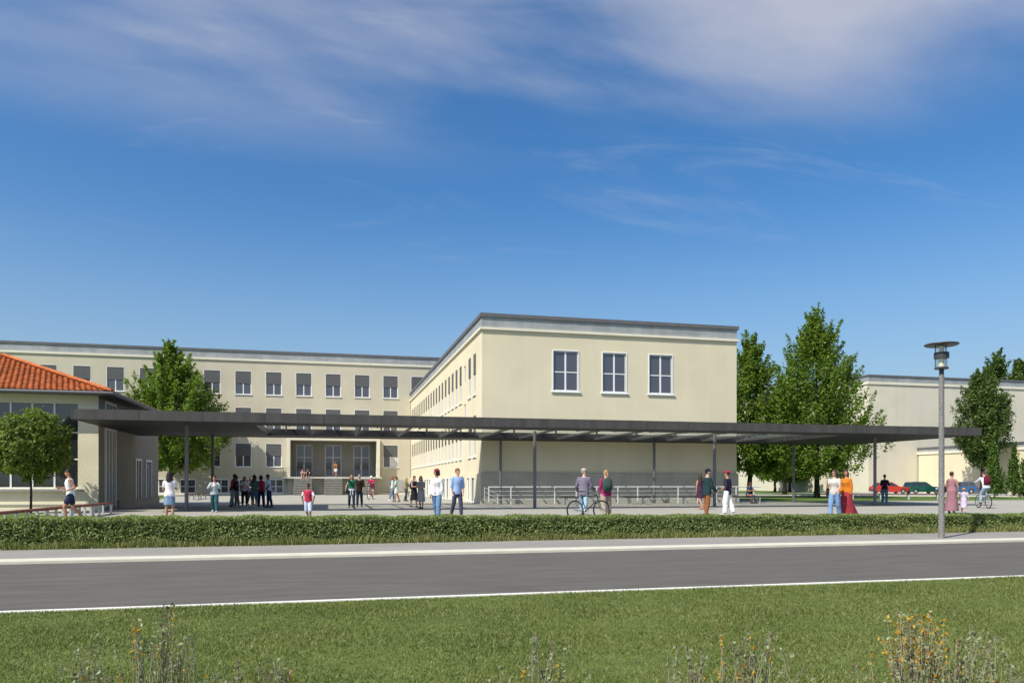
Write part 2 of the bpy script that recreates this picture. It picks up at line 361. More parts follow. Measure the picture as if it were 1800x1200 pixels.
def window_meshes(w, h, shut, style):
    key = (w, h, shut, style)
    if key in WC: return WC[key]
    f = MB(); fw = 0.055; d0, d1 = 0.05, 0.13       # local: x across, y inwards, z up from the sill
    f.box(0, fw, d0, d1, 0, h).box(w-fw, w, d0, d1, 0, h).box(fw, w-fw, d0, d1, 0, fw).box(fw, w-fw, d0, d1, h-fw, h)
    if style != 'single':
        f.box(w/2-0.05, w/2+0.05, d0+0.01, d1-0.005, fw, h-fw)
    if style == 'quad':
        f.box(fw, w/2-0.05, d0+0.015, d1-0.01, h*0.46, h*0.46+0.06).box(w/2+0.05, w-fw, d0+0.015, d1-0.01, h*0.46, h*0.46+0.06)
    if style in ('quad', 'trim'):
        e = 0.06                                         # raised white surround
        f.box(-e, 0, -0.03, 0.06, -e, h+e).box(w, w+e, -0.03, 0.06, -e, h+e).box(0, w, -0.03, 0.06, h, h+e).box(0, w, -0.03, 0.06, -e, 0)
    if style == 'main':
        e = 0.05
        f.box(-e, 0, -0.012, 0.06, 0, h+e).box(w, w+e, -0.012, 0.06, 0, h+e).box(0, w, -0.012, 0.06, h, h+e)
    ms = {'frame': f.mesh('window_frame', WHITE)}
    if style == 'single':
        ms['panes'] = [(MB().box(fw, w-fw, 0.085, 0.10, fw, h-fw).mesh('window_pane', GLS), 0)]
    else:
        cols = [(fw, w/2-0.05), (w/2+0.05, w-fw)]; rows = [(fw, h*0.46), (h*0.46+0.06, h-fw)] if style == 'quad' else [(fw, h-fw)]
        ms['panes'] = [(MB().box(a, b, 0.088, 0.10, c, d).mesh('window_pane', GLS), 0) for a, b in cols for c, d in rows]
    if shut:
        s = MB(); n = max(4, int(shut/0.11)); st = shut/n
        for i in range(n):
            z = h-shut+i*st
            s.box(0.02, w-0.02, 0.012+0.006*0, 0.034, z+0.016, z+st).box(0.02, w-0.02, 0.022, 0.034, z, z+0.016)
        ms['shutter'] = s.mesh('window_shutter', SHUT)
    ms['sill'] = MB().box(-0.08, w+0.08, -0.09, 0.05, -0.075, -0.004).mesh('window_sill', WHITE) if style not in ('quad',) else MB().box(-0.14, w+0.14, -0.10, 0.02, -0.12, -0.062).mesh('window_sill', WHITE)
    WC[key] = ms; return ms
def window(parent, P, rz, w, h, shut=0, style='main', sill=True, name='window'):
    ms = window_meshes(w, h, shut, style)
    o = obj(name, ms['frame'], parent, P, rz)
    for m, _ in ms['panes']:
        q = obj('pane', m, o); q.rotation_euler = (random.uniform(-.006, .006), 0, random.uniform(-.006, .006))
    if 'shutter' in ms: obj('shutter', ms['shutter'], o)
    if sill: obj('window_sill', ms['sill'], o)
    return o
def roof_edge(parent, x0, x1, y0, y1, ztop, zpar, zcor):
    MB().box(x0-0.02, x1+0.02, y0-0.02, y1+0.02, zpar, ztop-0.22).build('parapet', ZINC, parent)
    MB().box(x0-0.12, x1+0.12, y0-0.12, y1+0.12, ztop-0.22, ztop).build('coping', COPE, parent)
    MB().box(x0-0.13, x1+0.13, y0-0.13, y1+0.13, zcor, zpar-0.001).build('cornice', CREAMT, parent)

# ---- main school building
MY = 86.3
MX0, MX1 = -46.0, 30.0
main = thing('school_building', 'long cream three storey building with grey shutters and entrance portico behind the canopy', 'building', (0, 0, 0))
cols = [6.67-3.16*i for i in range(-1, 17)]
rects = []; wins = []
WW = 1.62
for r, zt in enumerate((13.38, 9.44, 5.55)):
    for c in cols:
        if c > 9 and r > 0: continue
        if r == 2 and -4.6 < c < 5.4: continue
        a = c-WW/2-MX0
        rects.append((a, a+WW, zt-2.5, zt)); wins.append((c-WW/2, zt-2.5))
base = []
for xc in [-5.75, -8.8, -11.4, -14.7, -17.6, -20.8, -24, -27.2, -30.4]:
    base.append((xc-0.75-MX0, xc+0.75-MX0, 0.22, 1.66))
doors = [(-3.71, -1.90), (-0.56, 1.27), (2.60, 4.42)]
dre = [(a-MX0, b-MX0, 1.95, 5.57) for a, b in doors]
mb = MB()
REC = 1.7
wall(mb, (MX0, MY, 0), (1, 0, 0), MX1-MX0, 1.86, 14.5, rects+[(-4.2-MX0, 5.05-MX0, 1.952, 5.95)], 0.16)
mb.quad((MX1, MY, 0), (MX1, MY+16, 0), (MX1, MY+16, 14.5), (MX1, MY, 14.5)); mb.quad((MX0, MY+16, 0), (MX0, MY, 0), (MX0, MY, 14.5), (MX0, MY+16, 14.5))
mb.quad((MX1, MY+16, 0), (MX0, MY+16, 0), (MX0, MY+16, 14.5), (MX1, MY+16, 14.5))
mb.build('wall', CREAM2, main, fixn=False)
mb = MB(); wall(mb, (MX0, MY-0.10, 0), (1, 0, 0), 8.8-MX0, 0.0, 1.86, base, 0.2); mb.quad((MX0, MY-0.10, 1.86), (8.8, MY-0.10, 1.86), (8.8, MY, 1.86), (MX0, MY, 1.86))
mb.build('plinth', PLINTHM, main, fixn=False)
MB().box(MX0, 8.7, MY-0.22, MY-0.101, 0.004, 0.16).build('base_course', CREAMT, main)
roof_edge(main, MX0, MX1, MY, MY+16, 15.68, 14.72, 14.5)
for x, z in wins:
    o = window(main, (x, MY, z), 0, WW, 2.5, 1.3, 'main')
    if abs(x+WW/2-6.67) < 0.1 and z < 4:
        MB().box(0.72, 1.52, 0.070, 0.084, 0.08, 1.2).build('curtain', CURT, o)
for a, b, c, d in base: window(main, (MX0+a, MY-0.10, c), 0, b-a, d-c, 0, 'quad', False, 'basement_window')
# portico
PF = 85.05
MB().box(-4.55, -4.20, PF, MY-0.004, 1.95, 5.95).box(5.05, 5.40, PF, MY-0.004, 1.95, 5.95).box(-4.55, 5.40, PF, MY-0.004, 5.95, 6.28).build('portico', CREAMT, main)
mb = MB(); wall(mb, (-4.19, MY+REC, 0), (1, 0, 0), 9.23, 1.951, 5.96, [(a+4.19, b+4.19, 1.951, 5.57) for a, b in doors], 0.1)
mb.quad((-4.19, MY+0.161, 1.951), (-4.19, MY+REC, 1.951), (-4.19, MY+REC, 5.96), (-4.19, MY+0.161, 5.96)); mb.quad((5.04, MY+0.161, 1.951), (5.04, MY+REC, 1.951), (5.04, MY+REC, 5.96), (5.04, MY+0.161, 5.96)); mb.quad((-4.19, MY+0.161, 5.96), (5.04, MY+0.161, 5.96), (5.04, MY+REC, 5.96), (-4.19, MY+REC, 5.96))
mb.build('portico_back_panel', mat('recess_shade_render', (0.20, 0.19, 0.165), 0.9, 0.05, 1.0), main)  # shade of the recess is put into this wall's dark base colour
for a, b in doors:
    wd = b-a; f = MB(); h = 3.62
    f.box(0, 0.09, 0.05, 0.13, 0, h).box(wd-0.09, wd, 0.05, 0.13, 0, h).box(0.09, wd-0.09, 0.05, 0.13, h-0.09, h).box(wd/2-0.06, wd/2+0.06, 0.05, 0.13, 0, h-0.09)
    f.box(0.09, wd/2-0.06, 0.055, 0.125, 2.18, 2.26).box(wd/2+0.06, wd-0.09, 0.055, 0.125, 2.18, 2.26).box(0.09, wd/2-0.06, 0.055, 0.125, 0, 0.12).box(wd/2+0.06, wd-0.09, 0.055, 0.125, 0, 0.12)
    d = f.build('entrance_door', mat('door_frame_grey', (0.45, 0.45, 0.46), 0.5), main, (a, MY+REC, 1.955))
    for p, q in ((0.09, wd/2-0.06), (wd/2+0.06, wd-0.09)):
        MB().box(p, q, 0.085, 0.10, 0.12, 2.18).build('pane', GLS, d); MB().box(p, q, 0.085, 0.10, 2.26, h-0.09).build('pane', GLS, d)
    MB().tube([(wd/2-0.12, 0.02, 0.9), (wd/2-0.12, 0.02, 1.4)], 0.018).build('handle', WHITEM, d)
    MB().box(0.09, wd/2-0.062, 0.045, 0.054, 1.25, 1.62).box(wd/2+0.062, wd-0.09, 0.045, 0.054, 1.25, 1.62).build('privacy_strip', mat('strip_grey', (0.10, 0.10, 0.10), 0.6), d)
MB().box(-4.95, 5.55, 84.1, MY-0.105, 1.77, 1.95).box(-4.18, 5.03, MY-0.104, MY+REC+0.14, 1.77, 1.9495).build('platform', mat('platform_stone', (0.50, 0.49, 0.44), 0.8, 0.06, 2), main)
for a, b in ((-4.4, -3.72), (-1.89, -0.57), (1.28, 2.59), (4.43, 5.2)): MB().box(a, b, 84.9, MY-0.11, 0.0, 1.765).build('platform_base', PLINTH, main)
STEPST = mat('step_stone', (0.36, 0.35, 0.31), 0.85, 0.08, 3)
for a, b in doors:
    st = MB().box(a, b, 84.13, 84.9, 0, 1.76).build('stair', STEPST, main)
    n = 10; rh = 1.76/n
    for i in range(n):
        zt = rh*(i+1)-rh*0.5
        yf = 84.10-(n-i)*0.17; so_ = MB().box(a-0.02, b+0.02, yf, 84.098, rh*i+0.004, rh*(i+1)-0.06).build('riser', mat('riser_shade_stone', (0.17, 0.165, 0.145), 0.9, 0.1, 3), st); MB().box(a-0.03, b+0.03, yf-0.07, 84.098, rh*(i+1)-0.06, rh*(i+1)+0.003).build('tread', STEPST, st)  # dark riser colour paints in the shade under each nosing
for x0, x1 in ((-4.85, -3.75), (-1.86, -0.6), (1.31, 2.56), (4.46, 5.45)):
    r = MB()
    for z in (2.2, 2.42, 2.64, 2.86): r.tube([(x0, 84.2, z), (x1, 84.2, z)], 0.016, 6)
    for x in (x0, x1): r.tube([(x, 84.2, 1.94), (x, 84.2, 2.88)], 0.02, 6)
    r.build('balustrade', LAMPD, main)
d = MB().box(6.75, 8.05, MY-0.16, MY-0.101, 0.004, 1.62).build('service_door', DOORG, main); MB().tube([(7.9, MY-0.2, 0.75), (7.9, MY-0.2, 0.95)], 0.015, 6).build('handle', CHROME, d)

# ---- wing
WX0, WX1, WY = 8.9, 25.9, 44.62
wing = thing('school_wing', 'cream flat roofed wing with three white windows on its plain end wall', 'building')
wys = [46.99+1.762*i for i in range(22) if i != 2]
ww = 0.93
mb = MB(); rect = []; wl = []
L = MY-WY
for y in wys:
    for z0, z1 in ((6.85, 9.42), (2.95, 5.53)):
        if y > 84.5: continue
        a = (MY-(y+ww/2)); rect.append((a, a+ww, z0, z1)); wl.append((y+ww/2, z0, z1-z0))
slit = [(5.2, 6.6), (8.0, 9.2)]
for z0, z1 in slit: a = MY-(50.55+0.35); rect.append((a, a+0.7, z0, z1))
wall(mb, (WX0, MY, 0), (0, -1, 0), L, 1.85, 10.51, rect, 0.16)
fr = [(13.37, 15.0), (16.60, 18.17), (19.74, 21.33)]
wall(mb, (WX0, WY, 0), (1, 0, 0), WX1-WX0, 1.85, 10.51, [(a-WX0, b-WX0, 6.97, 9.42) for a, b in fr], 0.12)
mb.quad((WX1, WY, 0), (WX1, MY, 0), (WX1, MY, 10.51), (WX1, WY, 10.51))
mb.build('wall', CREAM, wing, fixn=False)
roof_edge(wing, WX0, WX1, WY, MY-0.01, 11.5, 10.66, 10.51)
mb = MB(); bas = [(MY-(y+ww/2), MY-(y+ww/2)+ww, 0.10, 1.6) for y in wys if y < 84.5]
wall(mb, (WX0-0.09, MY, 0), (0, -1, 0), L+0.09, 0, 1.849, bas, 0.2)
mb.quad((WX0-0.09, WY-0.09, 1.849), (WX0, WY-0.0, 1.849), (WX0, MY, 1.849), (WX0-0.09, MY, 1.849))
mb.build('plinth', CREAM, wing, fixn=False)
mb = MB(); mb.box(WX0-0.088, WX1+0.09, WY-0.09, WY-0.002, 0, 1.848); mb.build('front_plinth', PLINTH, wing)
MB().box(WX0-0.085, WX1+0.085, WY-0.10, WY-0.004, 1.85, 1.90).build('string_course', PLINTH, wing)
for y, z, h in wl: window(wing, (WX0, y, z), -math.pi/2, ww, h, 1.25, 'plain')
for z0, z1 in slit: window(wing, (WX0, 50.9, z0), -math.pi/2, 0.7, z1-z0, 0, 'single', False, 'stair_window')
for y in wys:
    if y < 84.5: window(wing, (WX0-0.09, y+ww/2, 0.10), -math.pi/2, ww, 1.5, 0, 'trim', False, 'basement_window')
for a, b in fr: window(wing, (a, WY, 6.97), 0, b-a, 2.45, 0, 'quad')
MB().tube([(WX0-0.07, 85.6, 0.1), (WX0-0.07, 85.6, 10.4)], 0.05, 8).build('downpipe', ZINC, wing)

# ---- right hand building
rb = thing('gymnasium_building', 'tall cream windowless building with grey parapet behind the parked cars', 'building')
RX0 = 69.5
mb = MB(); wall(mb, (RX0, MY, 0), (1, 0, 0), 60, 0, 14.5, [])
wall(mb, (RX0, MY+40, 0), (0, -1, 0), 40, 0, 14.5, []); mb.build('wall', CREAM3, rb, fixn=False)
roof_edge(rb, RX0, RX0+60, MY, MY+40, 15.68, 14.75, 14.42)
rl = thing('low_annex', 'low sunlit cream annex with grey roof edge behind the columnar tree', 'building')
mb = MB(); wall(mb, (77.2, MY-0.2, 0), (0, -1, 0), 26, 0, 5.1, []); wall(mb, (77.2, MY-26.2, 0), (1, 0, 0), 40, 0, 5.1, []); mb.build('wall', CREAM, rl, fixn=False)
roof_edge(rl, 77.2, 117, MY-26.2, MY-0.16, 6.04, 5.42, 5.1)
fb = thing('far_building', 'pale grey low building seen between the tree trunks', 'building')
mb = MB(); wall(mb, (44, 138, 0), (1, 0, 0), 70, 0, 7, []); wall(mb, (44, 150, 0), (0, -1, 0), 12, 0, 7, []); mb.build('wall', PALE, fb, fixn=False)
MB().box(43.8, 114, 137.8, 150, 7.001, 7.5).build('roof_edge', ZINC, fb)

# ---- hall with tiled roof
HX, HY, HYB = -10.24, 37.8, 50.1
HXL = -30.0
hall = thing('hall', 'hall with orange tiled hip roof, large dark glazing and grey side wall at the left', 'building')
gx = [-11.08, -12.07, -12.96, -13.82, -14.7, -15.55, -16.4]
mb = MB(); wall(mb, (HXL, HY, 0), (1, 0, 0), HX-HXL, 0, 5.3, [(gx[-1]-HXL, gx[0]-HXL, 1.02, 4.84)], 0.22)
mb.build('front_wall', HALLW, hall, fixn=False)
gl = MB()
for i, x in enumerate(gx): gl.box(x-0.035, x+0.035, HY+0.10, HY+0.19, 1.02, 4.84)
for z in (1.02, 2.31, 3.52): gl.box(gx[-1], gx[0], HY+0.115, HY+0.185, z, z+0.055)
gl = gl.build('glazing', WHITE, hall)
for a, b in zip(gx, gx[1:]):
    for z0, z1 in ((1.08, 2.31), (2.37, 3.52), (3.58, 4.84)): MB().box(b+0.036, a-0.036, HY+0.14, HY+0.155, z0, z1).build('pane', GLSD, gl)
MB().box(gx[-1]-0.1, gx[0]+0.22, HY-0.22, HY+0.09, 0.90, 0.985).build('window_sill', mat('slate_sill', (0.30, 0.30, 0.29), 0.7), hall)
MB().box(HXL, HX-0.0, HY-0.06, HY-0.002, 0.30, 0.36).build('plinth_ledge', CREAMT, hall)
sw = [(38.72, 40.62, 0.12, 3.86), (38.72, 40.62, 4.30, 5.10), (44.38, 45.75, 0.36, 2.60), (46.70, 48.20, 0.36, 2.60)]
mb = MB()
# east side faces +X
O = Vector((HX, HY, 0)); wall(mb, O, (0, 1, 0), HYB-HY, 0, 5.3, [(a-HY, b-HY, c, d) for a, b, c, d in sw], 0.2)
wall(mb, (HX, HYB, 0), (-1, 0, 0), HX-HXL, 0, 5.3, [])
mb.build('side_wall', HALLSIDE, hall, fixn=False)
MB().box(HX+0.001, HX+0.07, 41.0, HYB, 0.0, 0.42).build('side_plinth', HALLSIDE, hall)
LGREY = mat('light_grey_frame', (0.62, 0.61, 0.60), 0.5)
for a, b, c, d in sw:
    wd = b-a; h = d-c; f = MB(); nb = 4 if wd > 1.6 else 3
    f.box(0, 0.12, -0.05, 0.16, 0, h).box(wd-0.12, wd, -0.05, 0.16, 0, h).box(0.12, wd-0.12, -0.05, 0.16, h-0.12, h)
    for i in range(1, nb): x = wd*i/nb; f.box(x-0.05, x+0.05, 0.02, 0.15, 0, h-0.12)
    wob = f.build('window' if c > 0.2 else 'tall_window', LGREY, hall, (HX, a, c), math.pi/2)
    for i in range(nb):
        x0 = wd*i/nb+(0.12 if i == 0 else 0.05); x1 = wd*(i+1)/nb-(0.12 if i == nb-1 else 0.05)
        MB().box(x0, x1, 0.10, 0.115, 0.0, h-0.12).build('pane', GLSD, wob)
# roof
OV = 0.72; EX, EY, EZ, S = HX+OV, HY-OV, 5.33, 0.36
YBk = HYB+OV; TM = (YBk-EY)/2; RZ = EZ+S*TM; XL = HXL-OV
rf = MB()
A = (EX, EY, EZ); B = (EX, YBk, EZ); C = (XL, YBk, EZ); D = (XL, EY, EZ); Pk = (EX-TM, EY+TM, RZ); Q = (XL+TM, EY+TM, RZ)
for tri in ((A, B, Pk), (C, D, Q)):
    n = len(rf.v); rf.v += list(tri); rf.f.append((n, n+1, n+2)); rf.m.append(0)
rf.quad(D, A, Pk, Q); rf.quad(B, C, Q, Pk)
roof = rf.build('roof', mat('roof_underlay', (0.25, 0.07, 0.03), 0.9), hall)
sf = MB(); sf.box(XL, EX, EY, YBk, EZ-0.10, EZ-0.02); sf.build('soffit', mat('soffit_grey', (0.20, 0.19, 0.18), 0.8), hall)
gm = MB().tube([(XL, EY-0.06, EZ-0.05), (EX+0.06, EY-0.06, EZ-0.05), (EX+0.06, YBk, EZ-0.05)], 0.075, 8)
gm.build('gutter', mat('gutter_zinc', (0.13, 0.13, 0.135), 0.5), hall)
MB().box(EX+0.001, EX+0.05, EY, YBk, EZ-0.14, EZ+0.07).build('verge_board', MT['gutter_zinc'], hall)
# tiles
TW, TL = 0.235, 0.36; sl_len = math.sqrt(1+S*S)
def tile_mesh():
    n = 6; V = []; Fc = []
    for (t, lift) in ((0, 0.045), (TL*1.10, 0.012)):
        for th in (0.0, -0.018):
            for i in range(n+1):
                x = -TW*0.52+TW*1.04*i/n
                z = lift+th+0.042*max(0.0, math.sin(math.pi*(i/n)*1.25-0.2)) - 0.012*(i/n > 0.8)
                V.append((x, t, z))
    k = n+1
    for i in range(n):
        Fc.append((i, i+1, 2*k+i+1, 2*k+i)); Fc.append((k+i, 0+i, 0+i+1, k+i+1)[::-1])
    Fc.append((0, 2*k, 3*k, k)); Fc.append((n, k+n, 3*k+n, 2*k+n))
    m = MB(); m.v = V; m.f = Fc; m.m = [0]*len(Fc); return m
tmb = tile_mesh(); tme = tmb.mesh('roof_tile', TILE)
pitch = math.atan(S)
places = []
row = 0; t = 0.0
while t < TM*sl_len-0.1:
    ty = t/sl_len; y = EY+ty; z = EZ+S*ty; x = EX-ty-TW*0.2
    while x > -24:
        places.append((x+random.uniform(-.006, .006), y, z+0.012)); x -= TW
    t += TL
vis = [p for p in places if (p[0]/p[1]) > -0.392]; vis.sort(key=lambda p: p[1]); part = set(vis[:300])
for p in vis[:300]:
    o = obj('roof_tile', tme, roof, p); o.rotation_euler = (pitch+random.uniform(-.02, .02), random.uniform(-.02, .02), random.uniform(-.015, .015))
rest = MB(); Mx = Matrix.Rotation(pitch, 3, 'X')
for p in places:
    if p in part: continue
    n = len(rest.v)
    for v in tmb.v: q = Mx @ Vector(v); rest.v.append((q.x+p[0], q.y+p[1], q.z+p[2]))
    for f_ in tmb.f: rest.f.append(tuple(n+i for i in f_)); rest.m.append(0)
# side slope
M2 = Matrix.Rotation(math.pi/2, 3, 'Z') @ Mx; t = 0.0
while t < TM*sl_len-0.1:
    ty = t/sl_len; y = EY+ty
    while y < YBk-ty:
        n = len(rest.v)
        for v in tmb.v: q = M2 @ Vector(v); rest.v.append((q.x+EX-ty, q.y+y, q.z+EZ+S*ty+0.012))
        for f_ in tmb.f: rest.f.append(tuple(n+i for i in f_)); rest.m.append(0)
        y += TW
    t += TL
ro = rest.build('roof_tiles', TILE, roof, fixn=True); ro['kind'] = 'stuff'
hd = Vector((-1, 1, S)).normalized(); hlen = TM*math.sqrt(2+S*S); hm = MB()
hm.tube([(0, 0, 0), (0, 0.42, 0.03)], [0.10, 0.085], 8); hme = hm.mesh('hip_tile', TILE)
kk = 0.0
while kk < hlen-0.3:
    o = obj('hip_tile', hme, roof, Vector(A)+hd*kk+Vector((0, 0, 0.05))); o.rotation_mode = 'QUATERNION'; o.rotation_quaternion = hd.to_track_quat('Y', 'Z'); kk += 0.38

# ------------------------------------------------------------------ canopy
CX0, CX1, CY0, CY1, CZ0, CZ1 = -10.05, 34.1, 33.6, 44.60, 3.85, 4.24
SX0, SX1, SY0, SY1 = -3.3, 27.2, 35.7, 42.85
can = thing('canopy', 'long flat dark grey canopy with folded glass skylights on thin posts across the square', 'canopy', (0, 0, 0))
MB().box(CX0, CX1, CY0+0.05, SY0, CZ0, CZ1-0.03).build('front_band', CANU, can)
MB().box(CX0, CX1, SY1, CY1-0.05, CZ0, CZ1-0.03).build('back_band', CANU, can)
MB().box(CX0, SX0, SY0+0.001, SY1-0.001, CZ0, CZ1-0.03).build('end_panel', CANU, can)
MB().box(SX1, CX1, SY0+0.001, SY1-0.001, CZ0, CZ1-0.03).build('end_panel', CANU, can)
# fascia boards, butt jointed
nfx = 18; fl = (CX1-CX0)/nfx
for i in range(nfx):
    MB().box(CX0+i*fl+0.006, CX0+(i+1)*fl-0.006, CY0, CY0+0.048, CZ0-0.02, CZ1+random.uniform(-.002, .002)).build('fascia_panel', CANO, can)
MB().box(CX0, CX1, CY1-0.048, CY1, CZ0-0.02, CZ1).build('back_fascia', CANO, can)
MB().box(CX0-0.05, CX0-0.001, CY0, CY1, CZ0-0.02, CZ1).build('end_fascia', CANO, can); MB().box(CX1+0.001, CX1+0.05, CY0, CY1, CZ0-0.02, CZ1).build('end_fascia', CANO, can)
nf = 13; pf = (SX1-SX0)/nf; zv, zr = CZ0+0.03, CZ1+0.13
def pane_mesh(x0, z0, x1, z1):
    m = MB(); t = 0.012
    m.loft([[(x0, SY0+0.02, z0), (x1, SY0+0.02, z1), (x1, SY0+0.02, z1+t), (x0, SY0+0.02, z0+t)], [(x0, SY1-0.02, z0), (x1, SY1-0.02, z1), (x1, SY1-0.02, z1+t), (x0, SY1-0.02, z0+t)]]); return m
up = pane_mesh(0.03, zv, pf/2-0.03, zr).mesh('pane', CGL); dn = pane_mesh(pf/2+0.03, zr, pf-0.03, zv).mesh('pane', CGL)
vb = MB().box(-0.035, 0.035, SY0, SY1, zv-0.04, zv+0.06).mesh('valley_bar', CANO); rbm = MB().box(pf/2-0.03, pf/2+0.03, SY0, SY1, zr-0.05, zr+0.03).mesh('ridge_bar', CANO)
tie = MB()
tie.box(pf/2-0.04, pf/2+0.04, SY0+3.6, SY0+3.68, zv-0.02, zr-0.051)
tie = tie.mesh('strut', LAMPD)
for i in range(nf):
    X = SX0+i*pf
    for nme, m in (('pane', up), ('pane', dn), ('ridge_bar', rbm), ('strut', tie)): obj(nme, m, can, (X, 0, 0))
    if i: obj('valley_bar', vb, can, (X, 0, 0))
pme = MB().tube([(0, 0, 0.0), (0, 0, CZ0)], 0.085, 12); pme.lathe([(0.14, 0.004), (0.14, 0.02)], 12); pme = pme.mesh('post', STEEL, smooth=False)
for u in (328, 940, 1256, 1538): obj('post', pme, can, (onY(u, 36.3), 36.3, 0.004-0.004))
for u in (374, 880, 1150, 1395): obj('post', pme, can, (onY(u, 43.75), 43.75, 0))

# railing before the end wall
rl_ = thing('handrail_fence', 'white tubular railing along the shaded end wall behind the benches', 'railing')
r0, r1, ry = gp(859, 886.5).x, 26.9, 43.38
tp = MB().tube([(r0, ry, 1.03), (r1, ry, 1.03)], 0.034, 8).build('top_rail', WHITEM, rl_)
for z in (0.30, 0.54, 0.78): MB().tube([(r0, ry, z), (r1, ry, z)], 0.010, 6).build('rail', WHITEM, rl_)
for u in (859, 898, 975, 1013, 1049, 1086, 1121, 1192, 1226, 1259, 1294, 1325):
    MB().box(-0.028, 0.028, -0.028, 0.028, 0.0, 1.03).build('post', WHITEM, rl_, (min(max(onY(u, ry), r0), r1), ry, 0))
sr = thing('stair_handrail', 'thin white sloping stair handrail between the railing and the wing corner', 'railing')
for z in (1.0, 0.75, 0.5): MB().tube([(8.95, 44.1, z), (10.6, 44.1, z-0.85)], 0.012, 6).build('rail', WHITEM, sr)
MB().tube([(8.95, 44.1, 0), (8.95, 44.1, 1.03)], 0.018, 6).build('post', WHITEM, sr); MB().tube([(9.75, 44.1, 0), (9.75, 44.1, 0.6)], 0.018, 6).build('post', WHITEM, sr)

# ------------------------------------------------------------------ street lamp
lp = gp(1655, 945); lamp = thing('street_lamp', 'tall grey street lamp with a flat disc hood on the pavement', 'street lamp', lp)
MB().lathe([(0.066, 0), (0.066, 0.5), (0.062, 0.52), (0.056, 3.7), (0.056, 3.72)], 18).build('pole', GRAN, lamp, smooth=False)
MB().lathe([(0.05, 3.72), (0.05, 3.86)], 16).build('collar', LAMPD, lamp)
MB().lathe([(0.06, 3.855), (0.145, 3.86), (0.15, 3.885), (0.13, 3.905)], 20).build('base_ring', LAMPD, lamp)
MB().lathe([(0.135, 3.906), (0.135, 4.10)], 20, caps=False).build('lower_glass', LGL, lamp, fixn=False)
MB().lathe([(0.145, 4.10), (0.158, 4.105), (0.158, 4.235), (0.145, 4.24)], 20).build('band', LAMPD, lamp)
MB().lathe([(0.125, 4.241), (0.125, 4.385)], 20, caps=False).build('upper_glass', LGL, lamp, fixn=False)
MB().lathe([(0.062, 3.906), (0.062, 4.099)], 14).lathe([(0.055, 4.241), (0.055, 4.384)], 14).build('light_core', LAMPC, lamp)
for k in range(3):
    a = R_(30+120*k); MB().tube([(0.128*math.cos(a), 0.128*math.sin(a), 3.90), (0.128*math.cos(a), 0.128*math.sin(a), 4.39)], 0.01, 6).build('strut', LAMPD, lamp)
MB().lathe([(0.13, 4.385), (0.33, 4.395), (0.36, 4.415), (0.355, 4.43), (0.2, 4.455), (0.05, 4.46)], 32).build('hood', LAMPD, lamp)

# ------------------------------------------------------------------ benches
def bench(loc, rz, length, wood, label, group, legs='pair', z=0.0):
    b = thing('bench', label, 'bench', loc, rz, group)
    n = 3
    for i in range(n):
        y = -0.21+i*0.142
        MB().box(-length/2, length/2, y, y+0.134, 0.40, 0.455).build('slat', wood, b)
    for x in (-length/2+0.35, length/2-0.35):
        MB().box(x-0.03, x+0.03, -0.19, 0.19, 0.365, 0.399).build('bracket', GALV, b)
        for y in (-0.15, 0.15): MB().box(x-0.035, x+0.035, y-0.035, y+0.035, 0.0, 0.364).build('leg', GALV, b)
    return b
dirb = Vector((0, 1, 0))
p0 = gp(197, 883, 0.45); lab = ['reddish wood bench nearest the hall corner, last of the row', 'reddish wood bench second from the hall end, partly behind the jogger', 'reddish wood bench right below the round tree, in front of the jogger', 'reddish wood bench left of the small tree trunk, second from the left end', 'reddish wood bench cut by the left picture edge']
for i in range(5): bench((p0.x-0.1, p0.y-1.15-i*2.38, 0.004), math.pi/2, 2.3, WOOD, lab[i], 'row of red benches at the left')
p0 = gp(331, 868, 0.45); lab = ['small far red bench just right of the canopy post by the tree', 'second far red bench beyond, in front of the basement windows']
for i in range(2): bench((p0.x+0.15, p0.y+1.6+i*3.2, 0.004), math.pi/2, 3.0, WOOD, lab[i], 'far red benches by the tree')
bench((6.4, 72, 0.004), 0.3, 2.6, WOOD, 'far red bench behind the group of young women', 'far red benches')
lab = ['dark bench behind the bicycle', 'dark bench standing alone before the railing right of the backpacker', 'dark bench behind the woman in the short dress', 'dark bench with a seated woman on it']
for (a, b_), lb in zip(((985, 1024), (1098, 1141), (1194, 1240), (1287, 1342)), lab):
    y = 42.35; x0, x1 = onY(a, y), onY(b_, y); bench(((x0+x1)/2, y, 0.004), 0, x1-x0, WOODD, lb, 'dark benches along the railing')
p0 = gp(1500, 867, 0.45); p1 = gp(1646, 867.5, 0.45); lab = ['low bench behind the woman in the orange top', 'low bench in front of the red car', 'low bench in front of the green car']
for i in range(3):
    q = p0.lerp(p1, (i+0.5)/3); bench((q.x, q.y, 0.004), math.atan2((p1-p0).y, (p1-p0).x), 2.7, WOOD, lab[i], 'low benches by the parked cars')

